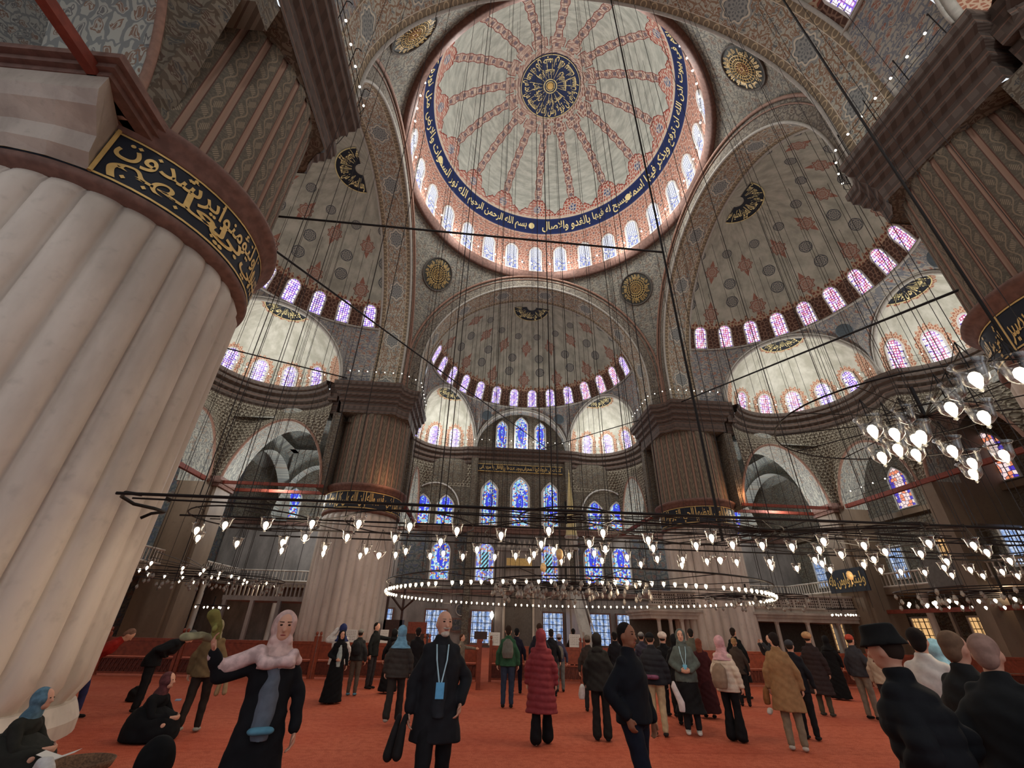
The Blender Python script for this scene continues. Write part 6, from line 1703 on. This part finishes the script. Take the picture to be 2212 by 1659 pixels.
b1 = person('man in black bucket hat and wide black padded coat, close at the lower right', -1.76, -19.29, 1.77, -112, top=(26, 27, 30), bottom=BLK, hair=('bucket', (26, 26, 26)), hem=.62, bulk=1.45, puff=.014, stride=.1, vox=.012, armR='pocket', armL='pocket', lean=.12, face=True)
person('grey-haired man in wide dark jacket and brown trousers, right of the bucket hat', -.96, -19.10, 1.75, 165, top=(32, 33, 34), bottom=(84, 70, 56), hair=('short', (150, 120, 108)), hem=.82, bulk=1.45, vox=.012, lean=.1, armL='pocket', armR='pocket')
person('man with brown-grey hair and fur-collared dark coat behind the bucket hat', -.55, -18.51, 1.77, 140, top=(36, 36, 36), bottom=(60, 52, 46), hair=('short', (112, 88, 70)), hem=.8, bulk=1.3, vox=.014, inner=None)
person('man in white shirt with black bag strap behind the bucket hat', .25, -17.34, 1.81, 172, top=(206, 196, 186), bottom=(50, 46, 44), hair=('short', (34, 28, 26)), hem=.92, bulk=1.1, vox=.016)
person('dark bending figure holding a lit tablet at the right edge', -1.28, -19.55, 1.62, 60, top=(20, 20, 22), bottom=BLK, hair=('hood', (24, 23, 25)), hem=.7, bulk=1.3, vox=.014, lean=.35, armL='front', armR='front')
o = empty('tablet', (-1.62, -19.98, .93), .5); mb = MB(); mb.box(-.13, .13, -.10, .10, 0, .012); mb.build('case', cloth((24, 24, 26)), o); mb = MB(); mb.box(-.12, .12, -.09, .09, .0121, .014)
k = K('lit_tablet_screen', .3); k.emit((.35, .6, .9), .9); mb.build('screen', k.mat, o); o.rotation_euler = (-.5, .1, .5); tag(o, 'glowing light-blue tablet screen at the lower right edge', 'tablet')
person('woman in light blue headscarf partly hidden behind the dark coats', 1.75, -16.0, 1.70, 150, top=(60, 66, 74), bottom=(40, 40, 44), hair=('scarf', (136, 176, 190)), hem=.8, vox=.018)
# middle distance
person('woman in long black dress and headscarf looking round, left of the barrier crowd', -7.92, -9.08, 1.55, 12, top=(20, 20, 22), bottom=(18, 18, 20), hair=('scarf', (20, 19, 21)), skirt=.04, armR='front', armL='down', face=True, inner=(150, 160, 158))
person('person in white padded jacket behind the woman in black', -8.05, -8.6, 1.70, 190, top=(196, 190, 184), bottom=(46, 46, 52), hair=('scarf', (44, 52, 92)), hem=.8, bulk=1.25, puff=.01, armL='scratch')
g1 = person('person in grey mottled trousers with grey cap and backpack', -7.75, -7.7, 1.58, 165, top=(46, 46, 46), bottom=(92, 82, 72), hair=('cap', (120, 118, 112)), hem=.9, bulk=1.15, shoes=(86, 132, 150))
attach('small black backpack worn over a dark jacket beside the woman in black', 'backpack', 'backpack', g1, [('bag', bag((0, -.2, 1.05), (0, -.19, 1.42), .14, .09), cloth((34, 34, 36)), .018)])
person('dark-jacketed man in profile leaning at the barrier', -7.6, -6.2, 1.76, 60, top=(26, 28, 28), bottom=(52, 50, 52), hair=('short', (26, 22, 20)), hem=.84, bulk=1.1, armL='reach')
p1 = person('hooded person in black raising a phone towards the dome', -6.88, -7.12, 1.6, 180, top=(24, 24, 26), bottom=(20, 20, 22), hair=('hood', (24, 24, 25)), skirt=.06, armR='phone', armL='down')
attach('phone held up by the hooded person in black', 'phone', 'phone', p1, [('case', Bl().cap((.08, .36, 1.58), (.08, .36, 1.70), .035, .035, 1, .25), cloth((190, 196, 200)), .01)])
person('woman in sky-blue headscarf and dark quilted jacket seen from behind', -6.04, -11.59, 1.70, 172, top=(52, 48, 46), bottom=(42, 38, 36), hair=('scarf', (98, 138, 164)), hem=.8, bulk=1.3, puff=.01, stride=.3, vox=.013, flare=.02, shoes=(150, 140, 130))
person('dark figure seen from behind between the blue scarf and the bald man', -6.03, -8.49, 1.66, 180, top=(26, 25, 27), bottom=BLK, hair=('short', (30, 26, 25)), hem=.8)
person('boy in beige jacket resting an arm on the gate post', -4.85, -6.6, 1.5, 75, top=(112, 102, 90), bottom=(24, 24, 26), hair=('short', (70, 44, 32)), hem=.78, armL='reach', armR='down', stride=.3)
gj = person('person in bright green jacket with grey backpack seen from behind', -3.61, -9.40, 1.76, 178, top=(46, 80, 58), bottom=(44, 52, 68), hair=('short', (46, 34, 28)), hem=.86, bulk=1.15, vox=.014)
attach('grey backpack on the green jacket', 'backpack', 'backpack', gj, [('bag', bag((0, -.24, 1.04), (0, -.2, 1.46), .15, .10), cloth((98, 94, 88)), .014)])
person('person in dark blue clothes with red bag strap, back turned', -3.16, -6.88, 1.7, 172, top=(30, 30, 44), bottom=(24, 26, 40), hair=('short', (20, 20, 24)), hem=.82, stride=.3)
person('tall dark-haired figure just behind the red padded coat', -2.61, -8.05, 1.84, 180, top=(36, 36, 44), bottom=BLK, hair=('short', (58, 42, 34)), hem=.8)
person('second dark figure behind the red padded coat, right side', -2.15, -7.3, 1.7, 180, top=(28, 28, 32), bottom=BLK, hair=('short', (36, 32, 30)), hem=.8)
person('woman in long wine-red hooded padded coat seen from behind', -3.28, -13.16, 1.70, 178, top=(122, 50, 54), bottom=(22, 20, 22), hair=('hood', (132, 58, 62)), hem=.46, bulk=1.25, puff=.016, stride=.22, vox=.012, flare=.05, shoes=(190, 180, 170))
g2 = person('person with grey backpack and pale hat by the barrier', -1.71, -6.19, 1.56, 182, top=(60, 60, 80), bottom=(96, 98, 98), hair=('beanie', (150, 142, 150)), hem=.9)
attach('grey backpack above a black waist bag by the barrier', 'backpack', 'backpack', g2, [('bag', bag((0, -.22, 1.0), (0, -.2, 1.4), .14, .10), cloth((96, 92, 86)), .018)])
person('dark head and shoulders showing above a white notice beyond the barrier', -.56, -2.9, 1.73, 180, top=(36, 26, 26), bottom=BLK, hair=('short', (26, 22, 22)), hem=.8)
person('person in pale knitted hat among the dark coats, middle', -1.61, -9.76, 1.58, 178, top=(56, 48, 44), bottom=(40, 36, 36), hair=('beanie', (112, 100, 90)), hem=.8)
bd = person('broad figure in dark hooded jacket and flared trousers, middle', -2.15, -12.85, 1.66, 176, top=(36, 34, 32), bottom=(34, 32, 30), hair=('hood', (36, 34, 32)), hem=.78, bulk=1.35, vox=.014, flare=.03)
attach('crumpled white bag held beside the broad dark jacket', 'bag', 'carrier_bag', bd, [('bag', bag((-.36, .02, .62), (-.34, 0, .88), .07, .05), cloth((196, 188, 180)), .014)])
person('dark-haired person behind the man in plain black jacket', -.66, -8.97, 1.68, 170, top=(30, 30, 34), bottom=BLK, hair=('short', (30, 26, 25)), hem=.8)
person('grey-hatted person far behind, between two dark heads', .33, -8.24, 1.67, 178, top=(44, 42, 54), bottom=BLK, hair=('beanie', (84, 82, 84)), hem=.8)
c1 = person('person in black quilted jacket, cap and beige trousers seen from behind', -.94, -12.43, 1.69, 174, top=(36, 36, 40), bottom=(176, 156, 122), hair=('cap', (22, 22, 24)), hem=.84, bulk=1.35, puff=.012, vox=.013, shoes=(40, 34, 32))
attach('limp white plastic bag hanging beside beige trousers', 'bag', 'plastic_bag', c1, [('bag', bag((.46, .0, .42), (.36, 0, .92), .07, .05), cloth((196, 186, 184)), .013)])
attach('purple flower-patterned pouch on the back of the black quilted jacket', 'pouch', 'waist_bag', c1, [('pouch', Bl().cap((-.12, -.22, .98), (.06, -.22, .98), .07, .07, 1, .6), cloth((104, 62, 82), nz=.4), .014)])
person('person in white fluffy hat and black coat', .16, -10.31, 1.68, 160, top=(24, 24, 26), bottom=BLK, hair=('fur', (206, 188, 174)), hem=.7, bulk=1.1)
person('dark-scarfed figure left of the grey-hooded woman', .03, -11.33, 1.66, 176, top=(26, 25, 26), bottom=BLK, hair=('scarf', (26, 25, 26)), hem=.4)
person('woman in grey-green hoodie with blue lanyard, hands folded, facing us', -.19, -12.19, 1.76, 2, top=(84, 90, 86), bottom=(26, 25, 27), hair=('hood', (84, 90, 86)), hem=.84, bulk=1.2, armR='front', armL='front', vox=.010, face=True, skirt=.34, shoes=(200, 192, 184), extra=lambda r, w: lanyard(r, w, (110, 170, 196)))
person('dark-haired figure far behind the grey-hooded woman', 2.01, -7.83, 1.80, 178, top=(74, 74, 66), bottom=BLK, hair=('short', (30, 26, 24)), hem=.8)
person('woman in long maroon coat with fur collar and brown hair', 1.0, -10.43, 1.58, 172, top=(62, 28, 30), bottom=(52, 24, 26), hair=('long', (112, 62, 46)), hem=.3, bulk=1.15, skirt=.12)
pk = person('woman in pink headscarf and cream padded jacket, back turned', .33, -12.82, 1.66, 150, top=(198, 180, 162), bottom=(22, 21, 23), hair=('scarf', (190, 146, 150)), hem=.8, bulk=1.25, puff=.012, vox=.013, flare=.05)
attach('taupe slouchy backpack on the cream padded jacket', 'backpack', 'backpack', pk, [('bag', bag((0, -.26, .86), (0, -.22, 1.28), .16, .11), cloth((128, 106, 90)), .014)])
person('tall man in long dark coat with black hair, right of the pink scarf', 3.75, -7.1, 1.86, 150, top=(22, 24, 25), bottom=BLK, hair=('short', (42, 32, 27)), hem=.4, bulk=1.15)
person('person in grey jacket raising hands, beside the tall dark coat', 4.5, -7.75, 1.70, -60, top=(52, 52, 54), bottom=(108, 96, 86), hair=('short', (24, 22, 22)), hem=.86, bulk=1.2, armL='phone', armR='phone')
person('small blond figure far behind the pink scarf', 2.9, -8.6, 1.6, 178, top=(60, 50, 44), bottom=BLK, hair=('short', (140, 108, 76)), hem=.8)
ca_ = person('man in long camel coat and khaki trousers seen from behind', 1.05, -13.46, 1.74, 176, top=(140, 106, 74), bottom=(124, 110, 92), hair=('short', (34, 27, 24)), hem=.56, bulk=1.2, vox=.011, shoes=(170, 160, 150), headturn=30)
attach('brown bag hanging at the camel coat\'s left side', 'bag', 'shoulder_bag', ca_, [('bag', bag((-.34, .04, .62), (-.32, .02, .90), .06, .12), cloth((124, 82, 50)), .014)])
attach('white trainers carried low beside the camel coat', 'shoes', 'held_shoes', ca_, [('shoe', Bl().cap((-.34, .06, .50), (-.34, .22, .52), .045, .05, 1, .8), cloth((190, 184, 178)), .012)])
person('dark figure in cap just right of the camel coat', 1.9, -12.6, 1.62, 165, top=(28, 28, 32), bottom=BLK, hair=('cap', (60, 60, 64)), hem=.8)
person('woman in blond fur hat and long dark quilted coat', 4.17, -9.98, 1.76, 160, top=(46, 36, 36), bottom=(72, 66, 54), hair=('fur', (170, 132, 96)), hem=.44, bulk=1.25, puff=.012, shoes=(60, 56, 50))
person('figure fully covered in black robe far right of the camel coat', 6.88, -6.97, 1.70, 178, top=(20, 19, 21), bottom=(18, 18, 19), hair=('scarf', (20, 19, 21)), skirt=.04, hem=.5, bulk=1.1)
person('person in red knitted hat, white hood and dark vest', 5.0, -10.4, 1.74, 150, top=(52, 50, 54), bottom=(124, 112, 98), hair=('beanie', (170, 70, 54)), hem=.86, bulk=1.25, armR='hip')
person('woman with brown hair and patterned jacket right of the red hat', 4.7, -11.4, 1.62, 150, top=(150, 132, 116), bottom=(40, 38, 40), hair=('long', (104, 72, 52)), hem=.86, bulk=1.1)
# people on the left, by the great pier
v1 = person('person in olive waistcoat and dark trousers walking, face hidden by raised shoes', -9.35, -12.6, 1.72, 165, top=(96, 78, 54), bottom=(44, 36, 32), hair=('hood', (112, 104, 82)), hem=.84, bulk=1.2, vox=.014, stride=.3, shoes=(150, 148, 138), armL='down')
attach('pair of tan slippers held low by the person in the olive waistcoat', 'shoes', 'held_shoes', v1, [('shoe', Bl().cap((.30, .05, .78), (.28, .07, .58), .045, .055, .8, 1), cloth((150, 126, 92)), .014), ('shoe', Bl().cap((.40, .0, .78), (.42, .02, .60), .045, .055, .8, 1), cloth((142, 120, 90)), .014)])
person('person in black coat and grey knitted hat bending far forward', -11.5, -10.6, 1.78, 80, top=(20, 20, 22), bottom=(24, 24, 26), hair=('beanie', (84, 84, 80)), hem=.8, bulk=1.25, lean=.95, armR='front', armL='front', vox=.014)
person('person in red coat and blue trousers leaning forward behind the bending black coat', -12.3, -11.3, 1.72, 80, top=(136, 34, 28), bottom=(48, 46, 78), hair=('short', (120, 90, 76)), hem=.8, bulk=1.1, lean=.8, stride=.3, armR='down')
def crouch(label, x, y, rel, top, scarf, hz=.92, vox=.013, hairk='scarf', skirt_c=None, seated=False):
    d = atan2(-22.4-y, -4.6-x)+radians(rel); root = empty('person', (x, y, 0), d-pi/2); tag(root, label, 'person')
    z0 = hz-.22
    b = Bl(); b.ell((0, .10, z0+.10), .078, .096, .112); b.ell((0, .13, z0+.03), .055, .062, .05); b.cap((0, .19, z0+.10), (0, .21, z0+.07), .01, .014); b.cap((0, .05, z0-.10), (0, .09, z0+.03), .058, .052)
    b.cap((0, -.08, .24), (0, .03, z0-.22), .14, .14, 1.1, .8)
    for sd in (1, -1):
        b.cap((sd*.17, .03, z0-.16), (sd*.22, .16, z0-.38), .048, .04); b.cap((sd*.22, .16, z0-.38), (sd*.09, .36, z0-.40), .038, .027); hand(b, (sd*.09, .36, z0-.40), (-sd*.5, .8, 0), sd)
        b.cap((sd*.11, -.08, .16), (sd*.17, .34, .22), .09, .06); b.cap((sd*.17, .34, .22), (sd*.12, -.02, .06), .055, .04); b.cap((sd*.12, -.05, .05), (sd*.12, .08, .04), .035, .03)
    fuse(b, 'body', SKIN, root, .012)
    b = Bl(); b.loft([(0, .08, .02, .34, .42), (0, .08, .14, .34, .42), (0, .06, .30, .31, .38), (0, -.02, .45, .20, .18)]); fuse(b, 'robe', cloth(skirt_c or top), root, .018, wrinkle=.006)
    b = Bl(); b.cap((0, -.07, .28), (0, .03, z0-.2), .17, .165, 1.15, .85); b.cap((-.15, .03, z0-.15), (.15, .03, z0-.15), .07, .07)
    for sd in (1, -1): b.cap((sd*.17, .03, z0-.16), (sd*.23, .16, z0-.38), .07, .06); b.cap((sd*.23, .16, z0-.38), (sd*.10, .34, z0-.40), .058, .048)
    fuse(b, 'coat', cloth(top), root, .014, wrinkle=.006)
    b = Bl()
    if hairk == 'scarf': b.ell((0, .07, z0+.10), .104, .112, .13); b.cap((0, .08, z0+.03), (0, .04, z0-.10), .09, .125, 1, .8); fuse(b, 'headscarf', cloth(scarf, nz=.3), root, vox, wrinkle=.004)
    else: b.ell((0, .08, z0+.12), .088, .1, .1); fuse(b, 'hair', cloth(scarf), root, vox)
    for sx in (-1, 1): b = Bl(); b.ell((0, 0, 0), .012, .007, .006, 10); o = b.mb.build('eye', cloth((28, 20, 18)), root, smooth=True); o.location = (sx*.031, .187, z0+.11)
    return root
crouch('woman in blue patterned headscarf sitting at the foot of the near pier', -10.05, -15.2, 60, (40, 40, 36), (84, 112, 128), hz=.92)
kn = crouch('kneeling figure in black robe and maroon headscarf looking at a phone', -9.75, -13.1, 60, (18, 18, 20), (84, 50, 52), hz=.93)
o = empty('phone', (-9.33, -13.22, .55), .4); mb = MB(); mb.box(-.04, .04, -.08, .08, 0, .012); mb.build('case', cloth((120, 130, 150)), o); tag(o, 'phone in the hands of the kneeling figure in black', 'phone')
crouch('person in black hood at the bottom edge, only head and shoulder showing', -6.45, -18.9, 150, (18, 18, 20), (14, 14, 15), hz=1.08)
o = empty('woven_basket', (-9.22, -15.2, 0)); tag(o, 'round brown woven basket beside the seated woman', 'basket')
mb = MB(); mb.lathe([(.02, .04), (.24, .05), (.33, .12), (.36, .2), (.34, .2), (.3, .12), (.02, .07)], 28); mb.build('bowl', plain('brown_wicker', srgb(96, 70, 52), .8, nz=.4, sc=40), o, smooth=True)
o = empty('folded_paper', (-9.42, -15.3, .24), .3); mb = MB(); mb.grid(lambda u, v: ((u-.5)*.36, (v-.5)*.24, .03*abs(u-.5)*4), 4, 2); mb.box(-.02, .02, -.12, .12, -.005, .002); mb.build('sheet', M['paper'], o); tag(o, 'white folded paper held over the basket by the seated woman', 'paper')
o = empty('plastic_bag', (-9.1, -15.9, 0)); fuse(bag((0, 0, .02), (0, 0, .38), .14, .10), 'bag', cloth((186, 184, 182)), o, .016, wrinkle=.012); tag(o, 'white plastic bag on the carpet before the seated woman', 'bag')
o = empty('white_bundle', (-13.9, -9.6, 0)); b = Bl(); b.ell((0, 0, .12), .26, .16, .16); fuse(b, 'cloth', cloth((180, 166, 152)), o, .02, wrinkle=.015); tag(o, 'small white bundle lying beside the near pier', 'bundle')
o = empty('black_bag', (-12.4, -9.2, 0)); b = Bl(); b.loft([(0, 0, .02, .2, .14), (0, 0, .2, .18, .12), (0, 0, .3, .08, .05)]); fuse(b, 'bag', cloth((28, 26, 26)), o, .02, wrinkle=.01); tag(o, 'black bag on the carpet behind the leaning red coat', 'bag')
